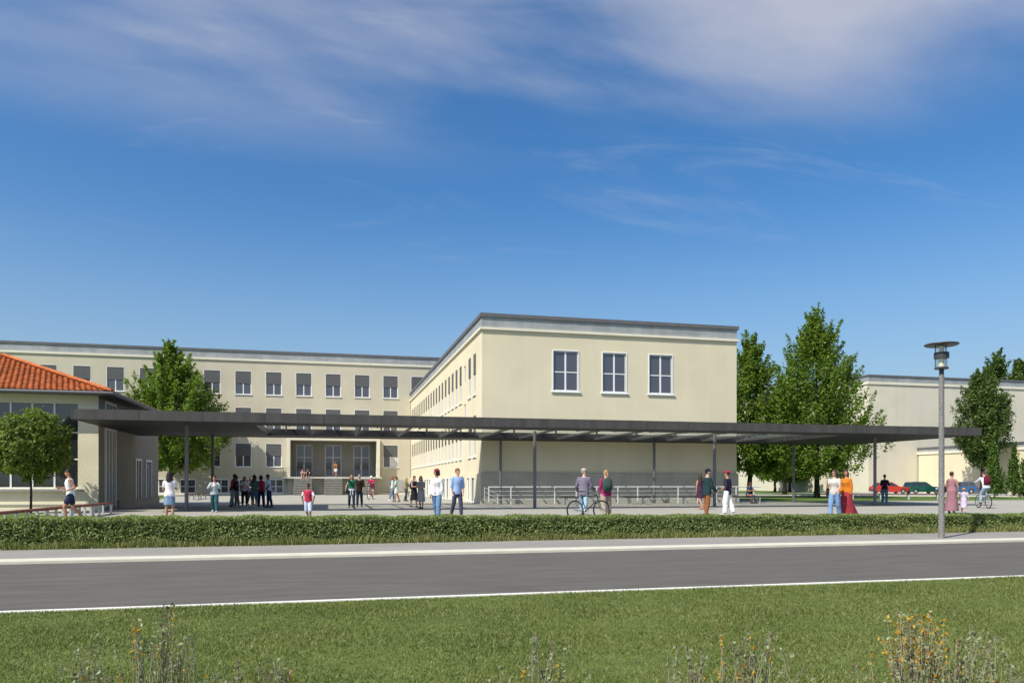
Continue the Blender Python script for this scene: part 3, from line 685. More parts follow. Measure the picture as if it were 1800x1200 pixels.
# ------------------------------------------------------------------ trees
def leaves_mesh(name, C, size, m, up=0.3, rng=None, out_dir=None, long=1.5):
    n = len(C); N = rng.normal(size=(n, 3)); N[:, 2] = np.abs(N[:, 2])*0.8+up
    if out_dir is not None: N += out_dir*0.9
    N /= np.linalg.norm(N, axis=1)[:, None]
    T = rng.normal(size=(n, 3)); T -= N*(T*N).sum(1)[:, None]; T /= np.linalg.norm(T, axis=1)[:, None]; Bt = np.cross(N, T)
    s = size*rng.uniform(0.65, 1.3, n)[:, None]
    V = np.empty((n, 4, 3)); V[:, 0] = C-T*s*0.5*long; V[:, 1] = C+Bt*s*0.42; V[:, 2] = C+T*s*0.5*long; V[:, 3] = C-Bt*s*0.42
    return fast_mesh(name, V.reshape(-1, 3), np.arange(n*4).reshape(n, 4), m)
def spire_tree(label, base, height, radius, z0, nb, npb, leaf, leafm, seed, group=None, prof=None, upb=0.75, trunk_r=0.22, fork=True, name='maple_tree', spread=0.42):
    rng = np.random.default_rng(seed); rnd = random.Random(seed)
    t = thing(name, label, 'tree', (base[0], base[1], 0), 0, group)
    H = height
    prof = prof or (lambda q: (0.62+0.38*min(1, q/0.22)) if q < 0.22 else max(0.0, 1-((q-0.22)/0.78)**1.35)*1.0+0.04)
    # limbs + trunk
    tb = MB(); top = Vector((rnd.uniform(-.3, .3), rnd.uniform(-.3, .3), H*0.93))
    f0 = z0*rnd.uniform(0.55, 0.75) if fork else z0
    pts = [Vector((0, 0, -0.05)), Vector((rnd.uniform(-.06, .06), 0, f0*0.5)), Vector((rnd.uniform(-.12, .12), rnd.uniform(-.1, .1), f0)), Vector((top.x*0.4, top.y*0.4, H*0.5)), top]
    tb.tube(pts, [trunk_r*1.35, trunk_r, trunk_r*0.9, trunk_r*0.45, 0.02], 9)
    nl = 14 if fork else 8
    for i in range(nl):
        a = 2*math.pi*i/nl+rnd.uniform(-.3, .3); zz = f0+(H*0.55-f0)*(i/nl)**1.2; q = max(0, (zz+2-z0)/(H-z0)); r = radius*prof(min(1, q))*0.75
        s = Vector((pts[2].x*0.6, pts[2].y*0.6, zz)); e = Vector((r*math.cos(a), r*math.sin(a), zz+r*0.9+0.8)); mid = s.lerp(e, 0.45)+Vector((0, 0, -0.2))
        tb.tube([s, mid, e], [trunk_r*0.42, trunk_r*0.28, 0.02], 6)
    tb.build('trunk', BARK, t, smooth=True)
    Cs = []; Od = []
    for i in range(nb):
        q = rng.beta(1.05, 1.35)
        a = rng.uniform(0, 2*math.pi); zc_ = z0+(H-z0)*q; rr = radius*prof(q)*(1+0.16*math.sin(3*a+seed)+0.12*math.sin(5*a+q*9+seed)+0.10*math.sin(q*17+seed))*rng.uniform(0.82, 1.18)
        fr_ = math.sqrt(rng.uniform(0.10, 1.0))
        tip = np.array([rr*fr_*math.cos(a), rr*fr_*math.sin(a), zc_+rng.uniform(0, 0.5)])
        ln = rng.uniform(0.10, 0.20)*H*0.62+0.5
        d = np.array([math.cos(a)*0.65*fr_, math.sin(a)*0.65*fr_, upb+0.3*q]); d /= np.linalg.norm(d)
        u_ = rng.uniform(0, 1, npb)**0.8
        wdt = spread*(0.16+0.75*u_)*(0.6+0.4*min(1, rr/radius+0.25))
        P = tip[None, :]+d[None, :]*(0.35*ln-u_*ln)[:, None]+rng.normal(size=(npb, 3))*wdt[:, None]*np.array([1, 1, 0.8])
        Cs.append(P); Od.append(np.repeat(d[None, :], npb, 0))
    C = np.concatenate(Cs); Od = np.concatenate(Od)
    keep = C[:, 2] > z0*0.80+0.3*np.sin(C[:, 0]*2.1+seed)+0.25*np.cos(C[:, 1]*2.7); C = C[keep]; Od = Od[keep]
    obj('crown', leaves_mesh('crown', C, leaf, leafm, 0.25, rng, Od*0.5), t)
    return t
g = gp(300, 871)
spire_tree('leafy green maple in front of the long building at the left', (g.x, g.y), 14.7, 5.7, 3.0, 430, 120, 0.19, LEAF1, 3, upb=0.8, spread=0.40)
g = gp(1436, 875)
spire_tree('tallest maple with dark forked trunk right of the wing', (g.x, g.y), 15.7, 4.6, 2.2, 480, 125, 0.16, LEAF1, 11, upb=1.05, spread=0.32)
g = gp(1318, 874)
spire_tree('maple standing against the right corner of the wing', (g.x, g.y), 14.0, 3.6, 2.6, 340, 120, 0.17, LEAF1, 23, upb=1.05, spread=0.32)
g = gp(1372, 869)
spire_tree('slimmer maple between the two larger maples', (g.x+0.5, g.y), 12.6, 3.6, 3.3, 230, 110, 0.18, LEAF1, 31, upb=1.0, spread=0.34)
for u, v, sd, lb in ((1362, 864, 41, 'small far tree with thin single trunk behind the canopy post'), (1388, 863.5, 43, 'small far tree with forked trunk left of the tallest maple'), (1506, 864.5, 47, 'bushy low tree behind the woman in the orange top')):
    g = gp(u, v); spire_tree(lb, (g.x, g.y), 10.5, 3.6, 1.9 if u < 1500 else 0.3, 130, 90, 0.32, LEAF1, sd, 'far trees beyond the service road', trunk_r=0.18, spread=0.6)
g = gp(1713, 868)
oval = lambda q: 0.45+0.55*math.sin(min(1, q/0.45)*math.pi/2) if q < 0.45 else max(0.12, math.cos((q-0.45)/0.55*math.pi/2*0.96))
spire_tree('columnar dark green tree beside the street lamp', (g.x+1.0, g.y), 14.0, 3.0, 3.6, 360, 120, 0.18, LEAF3, 53, prof=oval, upb=0.8, name='columnar_tree', trunk_r=0.2, spread=0.38)
for u, sd, lb in ((1752, 61, 'dark treetop above the flat roof right of the columnar tree'), (1792, 63, 'dark treetop above the flat roof at the picture edge')):
    x = onY(u, 150); spire_tree(lb, (x, 150), 32.5 if u < 1770 else 31.0, 6.5, 6, 260, 110, 0.42, LEAF3, sd, 'treetops behind the flat roof', prof=oval, name='background_tree', spread=0.8, trunk_r=0.35)
for u, v, ht, sd, lb in ((1747, 875, 4.3, 71, 'slender green conifer right of the rider with the backpack'), (1783, 873, 4.0, 72, 'slender green conifer near the right edge'), (1806, 874, 3.8, 73, 'conifer cut by the right picture edge')):
    g = gp(u, v); spire_tree(lb, (g.x, g.y), ht+0.6, 1.0, 0.12, 130, 80, 0.10, LEAFT, sd, 'young conifers before the annex', prof=lambda q: max(0.05, 1-q**1.2)*0.95, upb=1.6, fork=False, name='conifer', trunk_r=0.06, spread=0.13)
# clipped ball tree
def ball_tree(label, base, zc_, r, seed):
    rng = np.random.default_rng(seed); t = thing('ball_tree', label, 'tree', (base[0], base[1], 0.004))
    tb = MB().tube([(0, 0, -0.02), (0.02, 0, 0.8), (-0.01, 0.01, zc_-r*0.6), (0, 0, zc_)], [0.055, 0.045, 0.04, 0.02], 9)
    for i in range(9):
        a = i*0.7; tb.tube([(0, 0, zc_-r*0.75+i*0.06), (0.5*r*math.cos(a), 0.5*r*math.sin(a), zc_+0.15*math.sin(i*2))], [0.022, 0.006], 5)
    tb.build('trunk', BARK, t, smooth=True)
    nb = 620; D_ = rng.normal(size=(nb, 3)); D_ /= np.linalg.norm(D_, axis=1)[:, None]
    rad = r*rng.uniform(0.25, 1.0, nb)**0.4*(1+0.07*np.sin(D_[:, 0]*5+1)*np.cos(D_[:, 2]*6))
    Cc = D_*rad[:, None]*np.array([1, 1, 0.97]); k = 26
    C = (Cc[:, None, :]+rng.normal(size=(nb, k, 3))*0.085).reshape(-1, 3); C[:, 2] += zc_
    obj('crown', leaves_mesh('crown', C, 0.085, LEAF2, 0.1, rng, np.repeat(D_, k, 0), 1.6), t)
g = gp(54, 901.8); ball_tree('small clipped tree with round crown before the hall window', (g.x, g.y), 2.85, 1.5, 81)

# ------------------------------------------------------------------ hedge
rng = np.random.default_rng(5)
hx0, hx1 = -16.0, 34.0
def hedge_h(x): return np.interp(x, [-6.1, 17.2], [0.60, 0.43])
hdg = thing('hedge', 'long low leafy green hedge between the pavement and the square', 'hedge', (0, 0, 0))
cm = MB(); N = 60
for i in range(N):
    a, b = hx0+(hx1-hx0)*i/N, hx0+(hx1-hx0)*(i+1)/N; ha, hb = float(hedge_h(a))-0.10, float(hedge_h(b))-0.10
    cm.loft([[(a, YH+0.2, 0), (a, YH+1.0, 0), (a, YH+0.95, ha), (a, YH+0.24, ha)], [(b, YH+0.2, 0), (b, YH+1.0, 0), (b, YH+0.95, hb), (b, YH+0.24, hb)]])
cm.build('twig_core', CORE, hdg)
n = 150000; x = rng.uniform(hx0, hx1, n); h = hedge_h(x)*(1+0.02*np.sin(x*3.1)+0.02*np.sin(x*7.7+1))
side = rng.uniform(0, 1, n) < 0.48
y = np.where(side, YH+0.13+np.abs(rng.normal(0, 0.06, n)), rng.uniform(YH+0.1, YH+1.1, n)); z = np.where(side, h*rng.uniform(0.05, 1.0, n), h*(1-np.abs(rng.normal(0, 0.08, n))))
lump = 0.025*np.sin(x*4.3+z*9)*np.cos(x*1.9-z*5); y = y+np.where(side, lump, 0)
Od = np.zeros((n, 3)); Od[side, 1] = -1; Od[~side, 2] = 1
obj('foliage', leaves_mesh('foliage', np.stack([x, y, z], 1), 0.033, LEAFH, 0.1, rng, Od, 1.7), hdg)['kind'] = 'stuff'
def blades(n, x, y, z, ln, wd, rng, lean=0.5):
    a = rng.uniform(0, 2*np.pi, n); T = np.stack([np.cos(a), np.sin(a), np.zeros(n)], 1)
    d = np.stack([np.clip(rng.normal(0, lean, n), -1.3*lean, 1.3*lean), np.clip(rng.normal(0, lean, n), -1.3*lean, 1.3*lean), np.ones(n)], 1); d /= np.linalg.norm(d, axis=1)[:, None]
    C = np.stack([x, y, z], 1); L_ = ln[:, None]
    V = np.empty((n, 3, 3)); V[:, 0] = C-T*wd[:, None]; V[:, 1] = C+T*wd[:, None]; V[:, 2] = C+d*L_
    return V.reshape(-1, 3), np.arange(n*3).reshape(n, 3)
n = 26000; x = rng.uniform(hx0, hx1, n); y = YH+rng.uniform(-0.05, 0.16, n)
V, Fq = blades(n, x, y, np.zeros(n), rng.uniform(0.05, 0.22, n)*(0.7+0.5*np.sin(x*2.3)**2), rng.uniform(0.006, 0.014, n), rng, 0.35)
obj('base_grass', fast_mesh('base_grass', V, Fq, LEAFY), hdg)['kind'] = 'stuff'

# ------------------------------------------------------------------ lawn blades
def lawn_patch(n, m, seed, name, label, cat, l0, l1):
    rng = np.random.default_rng(seed)
    dpt = rng.uniform(0, 1, n)**0.75; D_ = 3.6+dpt*(11.2-3.6); lat = rng.uniform(-1, 1, n)*(0.75*D_+1.2)
    X = Fd[0]*D_+Rd[0]*lat; Y = Fd[1]*D_+Rd[1]*lat
    k = Y < YL0-0.015; X = X[k]; Y = Y[k]; n = len(X)
    ln = rng.uniform(l0, l1, n)*(0.75+0.35*np.sin(X*2.1+Y*1.3)*np.cos(Y*2.9-X)); wd = rng.uniform(0.003, 0.0065, n)
    V, Fq = blades(n, X, Y, np.full(n, -0.036), ln, wd, rng, 0.75)
    o = obj(name, fast_mesh(name, V, Fq, m)); tag(o, label, cat, kind='stuff')
lawn_patch(300000, BLADE, 91, 'lawn_grass', 'short green lawn grass in front of the road', 'grass', 0.02, 0.05)
lawn_patch(42000, BLADE2, 92, 'dry_lawn_grass', 'pale dry blades scattered through the front lawn', 'grass', 0.02, 0.045)

# ------------------------------------------------------------------ wild plants in front
def weed(label, u, dist, tall, n, spread, orange, seed):
    rnd = random.Random(seed); rng = np.random.default_rng(seed)
    a = (u-900)/FPX; X = dist*(Fd[0]+a*Rd[0]); Y = dist*(Fd[1]+a*Rd[1])
    t = thing('wild_plant', label, 'plant', (X, Y, -0.04), 0, 'wild plants on the lawn')
    st = MB(); L = {0: [], 1: [], 2: []}
    for i in range(int(n*0.75)):
        r = abs(rnd.gauss(0, spread)); ang = rnd.uniform(0, 6.28); bx, by = r*math.cos(ang)*1.2, r*math.sin(ang)*0.6
        hh = tall*rnd.uniform(0.35, 1.0)*max(0.25, 1-(r/(spread*2.6))**2); lx, ly = rnd.gauss(0, 0.04), rnd.gauss(0, 0.04)
        p = [Vector((bx, by, 0)), Vector((bx+lx*0.4, by+ly*0.4, hh*0.55)), Vector((bx+lx, by+ly, hh))]
        st.tube(p, [0.0035, 0.0026, 0.0012], 4)
        kind = 2 if rnd.random() < orange else (1 if rnd.random() < 0.36 else 0)
        for k in range(int(6+hh*24)):
            q = 1-abs(rnd.gauss(0, 0.26))
            if q < 0.1: continue
            c = p[0].lerp(p[1], q/0.55) if q < 0.55 else p[1].lerp(p[2], (q-0.55)/0.45)
            L[kind if rnd.random() < 0.8 else 0].append((c.x+rnd.gauss(0, 0.008), c.y+rnd.gauss(0, 0.008), c.z))
    st.build('stems', WEEDS, t)['kind'] = 'stuff'
    for k, m, nm in ((0, WEEDG, 'grey_leaves'), (1, WEEDB, 'brown_seed_heads'), (2, WEEDO, 'orange_leaves')):
        if L[k]: obj(nm, leaves_mesh(nm, np.array(L[k]), 0.0145, m, 0.0, rng, None, 1.7), t)['kind'] = 'stuff'
for (u, d, h, n, s, o_, lb) in (
    (150, 4.35, 0.44, 30, 0.10, 0.12, 'sparse weed clump with brown tips at the lower left'),
    (285, 4.3, 0.62, 70, 0.20, 0.20, 'tall wispy weed clump with orange leaves at the lower left'),
    (385, 4.25, 0.30, 34, 0.13, 0.30, 'low orange tinted weeds right of the tall left clump'),
    (490, 4.3, 0.34, 22, 0.06, 0.10, 'small grey weed tuft at the bottom left of centre'),
    (880, 4.3, 0.28, 10, 0.05, 0.1, 'tiny single weed at the bottom centre'),
    (965, 4.3, 0.48, 36, 0.13, 0.1, 'thin pale weed clump at the bottom centre'),
    (1215, 4.3, 0.42, 30, 0.12, 0.05, 'dark tipped weed clump left of the orange centre clump'),
    (1320, 4.3, 0.50, 70, 0.22, 0.22, 'broad weed clump with scattered orange leaves right of centre'),
    (1610, 4.35, 0.60, 150, 0.19, 0.46, 'dense bright orange flowering weed clump at the lower right'),
    (1700, 4.3, 0.50, 80, 0.20, 0.22, 'greyish weed clump just right of the bright orange one'),
    (1780, 4.25, 0.30, 34, 0.12, 0.1, 'low dark weeds in the bottom right corner')):
    weed(lb, u, d, h, n, s, o_, int(u))

# ------------------------------------------------------------------ cars
def car(label, loc, rz, col, estate, name):
    paint = mat(name+'_paint', col, 0.3, spec=0.6); paint.node_tree.nodes['Principled BSDF'].inputs['Coat Weight'].default_value = 0.6
    c = thing('parked_car', label, 'car', loc, rz, 'cars parked by the annex')
    Lh = 2.08; W = 0.82
    # body sections along x (nose at +x): lower profile
    prof = [(-2.05, 0.32), (-2.08, 0.55), (-2.0, 0.86), (0.55, 0.90), (1.35, 0.84), (1.95, 0.72), (2.08, 0.52), (2.05, 0.30)]
    arch = lambda xc: [(xc+0.36*math.cos(R_(a)), 0.26+0.36*math.sin(R_(a))) for a in range(0, 181, 20)]
    poly = prof+arch(1.28)[0:0]+[(1.66, 0.24)]+arch(1.28)+[(0.9, 0.22), (-0.9, 0.22)]+arch(-1.28)+[(-1.66, 0.24)]
    b = MB()
    rings = []
    for y, ins in ((-W, 0.06), (-W+0.08, 0.0), (W-0.08, 0.0), (W, 0.06)):
        rings.append([(x*(1-ins*0.35), y, z-ins*0.25 if z > 0.6 else z+ins*0.1) for x, z in poly])
    bo = b.loft(rings); bo = bo.build('body', paint, c)
    if estate: cab = [(-1.98, 0.86), (-1.78, 1.36), (-1.45, 1.43), (0.05, 1.42), (0.85, 0.89)]
    else: cab = [(-1.85, 0.87), (-1.35, 1.32), (-0.95, 1.39), (0.0, 1.38), (0.85, 0.89)]
    def cabr(y, s, dz=0): return [(x*s+(-0.5)*(1-s), y, z+dz) for x, z in cab]
    k = MB().loft([cabr(-W+0.13, 1)[:1]+[(x, -W+0.21, z) for x, z in cab[1:4]]+cabr(-W+0.13, 1)[4:], cabr(W-0.13, 1)[:1]+[(x, W-0.21, z) for x, z in cab[1:4]]+cabr(W-0.13, 1)[4:]])
    k.build('cabin', paint, c)
    # windows on both sides, windscreen, rear
    def sidewin(x0, x1, sy):
        def zt(x):
            for (a, za), (b_, zb) in zip(cab, cab[1:]):
                if a <= x <= b_: return za+(zb-za)*(x-a)/(b_-a)
            return 0.9
        pts = [(x0, 0.93), (x1, 0.93)]
        xs = [x1-(x1-x0)*i/6 for i in range(7)]
        topp = [(x, max(0.94, zt(x)-0.075)) for x in xs]
        def Y(z): return sy*(W-0.13-0.08*min(1, max(0, (z-0.88)/0.5))+0.006)
        poly_ = pts+topp; m = MB()
        m.loft([[(x, Y(z), z) for x, z in poly_], [(x, Y(z)-sy*0.02, z) for x, z in poly_]])
        m.build('side_window', GLSD, c)
    for sy in (-1, 1):
        for x0, x1 in (((-1.78, -1.12), (-1.02, -0.32), (-0.22, 0.72)) if estate else ((-1.55, -0.75), (-0.62, 0.72))): sidewin(x0, x1, sy)
    def scr(p, q, nm):
        a = Vector((p[0], 0, p[1])); b_ = Vector((q[0], 0, q[1])); d = b_-a; n = Vector((d.z, 0, -d.x)).normalized()
        if n.z < 0: n = -n
        a2, b2 = a+d*0.1+n*0.008, a+d*0.88+n*0.008; m = MB()
        ya, yb = W-0.20, W-0.27
        m.loft([[a2+Vector((0, -ya, 0)), a2+Vector((0, ya, 0)), b2+Vector((0, yb, 0)), b2+Vector((0, -yb, 0))], [a2+Vector((0, -ya, 0))-n*0.02, a2+Vector((0, ya, 0))-n*0.02, b2+Vector((0, yb, 0))-n*0.02, b2+Vector((0, -yb, 0))-n*0.02]])
        m.build(nm, GLSD, c)
    scr(cab[4], cab[3], 'windscreen'); scr(cab[0], cab[1], 'rear_window')
    MB().box(2.0, 2.14, -W+0.06, W-0.06, 0.34, 0.50).build('bumper', mat('bumper_grey', (0.06, 0.06, 0.06), 0.6), c); MB().box(-2.14, -2.0, -W+0.06, W-0.06, 0.36, 0.52).build('bumper', MT['bumper_grey'], c)
    for sy in (-1, 1):
        MB().box(1.88, 2.045, sy*0.58-0.14, sy*0.58+0.14, 0.56, 0.69).build('headlight', mat('headlight_lens', (0.7, 0.7, 0.68), 0.15), c)
        MB().box(-2.085, -1.98, sy*0.66-0.09, sy*0.66+0.09, 0.58, 0.80).build('tail_light', mat('tail_light_red', (0.35, 0.02, 0.02), 0.3), c)
        for x in (-1.28, 1.28):
            wh = empty('wheel', (x, sy*0.70, 0.305)); wh.parent = c
            MB().torus((0, 0, 0), 0.235, 0.07, 24, 8, 'y').build('tyre', RUBB, wh).rotation_euler = (R_(90), 0, 0)
            MB().lathe([(0.19, -0.05), (0.19, 0.05), (0.06, 0.065)], 16).build('rim', CHROME, wh).rotation_euler = (R_(90 if sy < 0 else -90), 0, 0)
    return c
def torus_fix(): pass
for (u, v, col, est, flip, nm, lb) in ((1563, 867.5, (0.50, 0.03, 0.012), False, 0, 'red_car', 'red hatchback parked behind the canopy post'), (1621, 867.5, (0.008, 0.075, 0.045), True, 0, 'green_car', 'dark green estate car parked beside the red one'), (1681, 868, (0.015, 0.10, 0.26), True, 1, 'blue_car', 'blue estate car behind the woman in the pink dress')):
    g = gp(u, v); car(lb, (g.x, g.y, 0.012), math.pi*flip-R_(8), col, est, nm)

# ------------------------------------------------------------------ bicycles
def bicycle(label, loc, rz, col, nm, lean=0.0):
    b = thing('bicycle', label, 'bicycle', loc, rz, 'bicycles'); b.rotation_euler = (0, lean, rz)
    fm = mat(nm, col, 0.4); Wr = 0.335
    rear, front = Vector((0, -0.45, Wr)), Vector((0, 0.60, Wr)); bb = Vector((0, -0.02, 0.29)); seat = Vector((0, -0.20, 0.86)); head = Vector((0, 0.42, 0.84)); hl = Vector((0, 0.46, 0.70))
    f = MB()
    for a, c, r in ((bb, seat, 0.016), (seat.lerp(bb, 0.12), head, 0.017), (bb, hl, 0.019), (head, hl, 0.02)): f.tube([a, c], r, 7)
    for sx in (-0.05, 0.05):
        f.tube([bb+Vector((sx*0.4, 0, 0)), rear+Vector((sx, 0, 0))], 0.010, 6); f.tube([seat.lerp(bb, 0.1), rear+Vector((sx, 0, 0))], 0.009, 6)
    f.build('frame', fm, b)
    fk = MB()
    for sx in (-0.05, 0.05): fk.tube([hl+Vector((0, 0.0, 0)), hl+Vector((sx, 0.02, -0.03)), front+Vector((sx, 0, 0))], 0.012, 6)
    fk.build('fork', fm, b)
    MB().tube([head, head+Vector((0, -0.02, 0.14))], 0.014, 6).tube([(-0.27, 0.34, 1.0), (-0.1, 0.40, 0.98), (0.1, 0.40, 0.98), (0.27, 0.34, 1.0)], 0.013, 6).build('handlebar', LAMPD, b)
    MB().tube([seat, seat+Vector((0, -0.015, 0.10))], 0.013, 6).build('seat_post', CHROME, b)
    MB().loft([[(-0.075, -0.33, 0.955), (0.075, -0.33, 0.955), (0.07, -0.33, 0.985), (-0.07, -0.33, 0.985)], [(-0.07, -0.22, 0.95), (0.07, -0.22, 0.95), (0.06, -0.22, 0.985), (-0.06, -0.22, 0.985)], [(-0.018, -0.06, 0.955), (0.018, -0.06, 0.955), (0.015, -0.06, 0.98), (-0.015, -0.06, 0.98)]]).build('saddle', RUBB, b)
    for cpos in (rear, front):
        w_ = empty('wheel', cpos); w_.parent = b
        MB().torus((0, 0, 0), Wr-0.022, 0.022, 30, 7).build('tyre', RUBB, w_)
        MB().torus((0, 0, 0), Wr-0.05, 0.010, 30, 5).build('rim', CHROME, w_)
        s = MB()
        for i in range(14): a = 2*math.pi*i/14; s.tube([(0.02*(-1)**i, 0, 0), (0, (Wr-0.05)*math.cos(a), (Wr-0.05)*math.sin(a))], 0.0025, 3)
        s.tube([(-0.05, 0, 0), (0.05, 0, 0)], 0.02, 8); s.build('spokes', CHROME, w_)
    cr = MB().torus(bb+Vector((0.04, 0, 0)), 0.085, 0.008, 20, 5); cr.tube([bb+Vector((0.06, 0, 0)), bb+Vector((0.07, 0.09, -0.14))], 0.010, 6); cr.tube([bb+Vector((-0.06, 0, 0)), bb+Vector((-0.07, -0.09, 0.14))], 0.010, 6); cr.build('crank', CHROME, b)
    for sx, e in ((1, (0.07, 0.09, -0.14)), (-1, (-0.07, -0.09, 0.14))): p = bb+Vector(e); MB().box(p.x+(0 if sx > 0 else -0.09), p.x+(0.09 if sx > 0 else 0), p.y-0.04, p.y+0.04, p.z-0.012, p.z+0.012).build('pedal', RUBB, b)
    return b
LASTU = 900
def heading(a, u=None): return -TH-math.atan(((LASTU if u is None else u)-900)/FPX)+R_(a)      # 0 away from the camera, 90 to the left, 180 to the camera, -90 to the right

# ------------------------------------------------------------------ people
PEND = []     # meshes waiting for one remesh pass
def remesh_later(name, mb, m, parent, vox, extra=None, mats=None, it=4):
    o = obj(name, mb.mesh(name, m), parent)
    r = o.modifiers.new('r', 'REMESH'); r.mode = 'VOXEL'; r.voxel_size = vox; r.use_smooth_shade = True
    s = o.modifiers.new('s', 'SMOOTH'); s.factor = 0.5; s.iterations = it
    PEND.append((o, extra, mats)); return o
CLN = {}
def cloth(col, var=0.10):
    k = tuple(round(c, 3) for c in col)
    if k not in CLN: CLN[k] = mat('cloth_%03d' % len(CLN), col, 0.85, var, 14, 0.25, 30, spec=0.15)
    return CLN[k]
SKIN = {'l': mat('skin_light', (0.56, 0.33, 0.235), 0.55, 0.05, 20), 'm': mat('skin_tan', (0.42, 0.215, 0.13), 0.55, 0.05, 20), 'd': mat('skin_brown', (0.20, 0.095, 0.055), 0.55, 0.05, 20)}
EYE = mat('eye_dark', (0.015, 0.012, 0.01), 0.3); LIP = mat('lip_red', (0.34, 0.10, 0.085), 0.5)
HAIR = {'dark': (0.018, 0.013, 0.011), 'brown': (0.055, 0.028, 0.016), 'blond': (0.36, 0.22, 0.10), 'ginger': (0.20, 0.085, 0.035), 'grey': (0.30, 0.28, 0.26)}
def smooth_cap(mb, a, b, ra, rb, ref=None, flat=1.0):
    a = Vector(a); b = Vector(b); mb.tube([a, a.lerp(b, 0.5), b], [ra, (ra+rb)/2, rb], 12, flat=flat, ref=ref); mb.ell(a, (ra*0.99,)*3, 10, 6); mb.ell(b, (rb*0.99,)*3, 10, 6)
def person(label, loc, face, height=1.72, sex='m', skin='l', hair=('dark', 'short'), top=((0.5, 0.5, 0.5), 0.5), bottom=('trousers', (0.05, 0.07, 0.12)), shoes=(0.05, 0.045, 0.04),
           L=(8, 6, 2), Rg=(-8, 14, 2), aL=(6, 8, 12), aR=(-4, 8, 14), lean=2, hyaw=0, hpitch=0, hat=None, seat=None, group=None, glasses=False, headband=None, dress=None, apron=None, jacket=None, pel=None, collar=None):
    s = height/1.80
    P = thing('person', label, 'person', loc, face, group)
    fem = sex == 'f'
    def frame(l):
        return Matrix(((1, 0, 0), (0, math.cos(R_(l)), math.sin(R_(l))), (0, -math.sin(R_(l)), math.cos(R_(l)))))   # columns: x, forward, up
    SF = frame(lean)
    hipw = 0.095 if fem else 0.09; thl, shl, ank = 0.43, 0.42, 0.075
    def leg(pose, sx):
        a, k, ab = pose; d1 = Vector((sx*math.sin(R_(ab)), math.sin(R_(a)), -math.cos(R_(a)))).normalized(); d2 = Vector((sx*math.sin(R_(ab))*0.5, math.sin(R_(a-k)), -math.cos(R_(a-k)))).normalized()
        h = Vector((sx*hipw, 0, -0.03)); kn = h+d1*thl; an = kn+d2*shl; return h, kn, an, R_(a-k)
    LL, RR = leg(L, -1), leg(Rg, 1)
    pz = (ank-min(LL[2].z, RR[2].z)) if pel is None else pel/s
    Pz = Vector((0, 0, pz))
    LL = tuple(v+Pz if isinstance(v, Vector) else v for v in LL); RR = tuple(v+Pz if isinstance(v, Vector) else v for v in RR)
    def sp(x, y, z): return Pz+SF @ Vector((x, y, z))
    if fem: tor = [(-0.11, 0.10, 0.09, 0), (-0.03, 0.17, 0.118, -0.012), (0.05, 0.172, 0.118, -0.012), (0.13, 0.142, 0.10, 0), (0.22, 0.118, 0.088, 0.005), (0.32, 0.135, 0.105, 0.018), (0.38, 0.146, 0.118, 0.026), (0.46, 0.15, 0.09, 0.0), (0.51, 0.125, 0.072, -0.008), (0.555, 0.06, 0.058, -0.01)]
    else: tor = [(-0.11, 0.10, 0.09, 0), (-0.03, 0.158, 0.112, -0.005), (0.05, 0.158, 0.112, -0.005), (0.13, 0.148, 0.105, 0), (0.22, 0.143, 0.103, 0.004), (0.34, 0.165, 0.115, 0.008), (0.42, 0.182, 0.115, 0.004), (0.48, 0.185, 0.098, -0.004), (0.525, 0.14, 0.078, -0.01), (0.565, 0.068, 0.065, -0.012)]
    def torso(mb, z0, z1, inf):
        rs = []
        zz = sorted({z0, z1} | {t[0] for t in tor if z0 < t[0] < z1})
        if z0 != -0.11 and z0 < 0.0: zz = [z0]+[z for z in zz if z > 0.0]
        for z in zz:
            ze = z if z0 == -0.11 else max(z, -0.03)
            for a, b in zip(tor, tor[1:]):
                if a[0] <= ze <= b[0]:
                    q = (ze-a[0])/(b[0]-a[0]); rx, ry, yo = [a[i]+(b[i]-a[i])*q for i in (1, 2, 3)]; break
            rs.append([sp((rx+inf)*math.cos(t), (ry+inf)*math.sin(t)+yo, z) for t in [2*math.pi*j/18 for j in range(18)]])
        mb.loft([[p for p in r] for r in rs])
    shw = 0.158 if fem else 0.186
    def arm(pose, sx):
        p, ab, e = pose[:3]; inw = pose[3] if len(pose) > 3 else 8
        d1 = Vector((sx*math.sin(R_(ab)), math.sin(R_(p)), -math.cos(R_(p))*math.cos(R_(ab)))).normalized()
        d2 = Vector((-sx*math.sin(R_(inw)), math.sin(R_(p+e)), -math.cos(R_(p+e)))).normalized()
        sh = sp(sx*shw, -0.005, 0.475); el = sh+d1*0.285; wr = el+d2*0.25; hd_ = wr+d2*0.085; return sh, el, wr, hd_, d2
    AL, AR = arm(aL, -1), arm(aR, 1)
    k1 = 0.92 if fem else 1.0
    def arms(mb, frac, inf, hands=False):
        for A_ in (AL, AR):
            sh, el, wr, hd_, d2 = A_
            smooth_cap(mb, sh, el if frac >= 0.5 else sh.lerp(el, frac*2), (0.060*k1)+inf, (0.060+(0.043-0.060)*min(1, frac*2))*k1+inf)
            if frac > 0.5: q = (frac-0.5)*2; smooth_cap(mb, el, el.lerp(wr, q), 0.043*k1+inf, (0.043+(0.030-0.043)*q)*k1+inf)
            if hands: smooth_cap(mb, wr, hd_, 0.027*k1, 0.034*k1, flat=0.62)
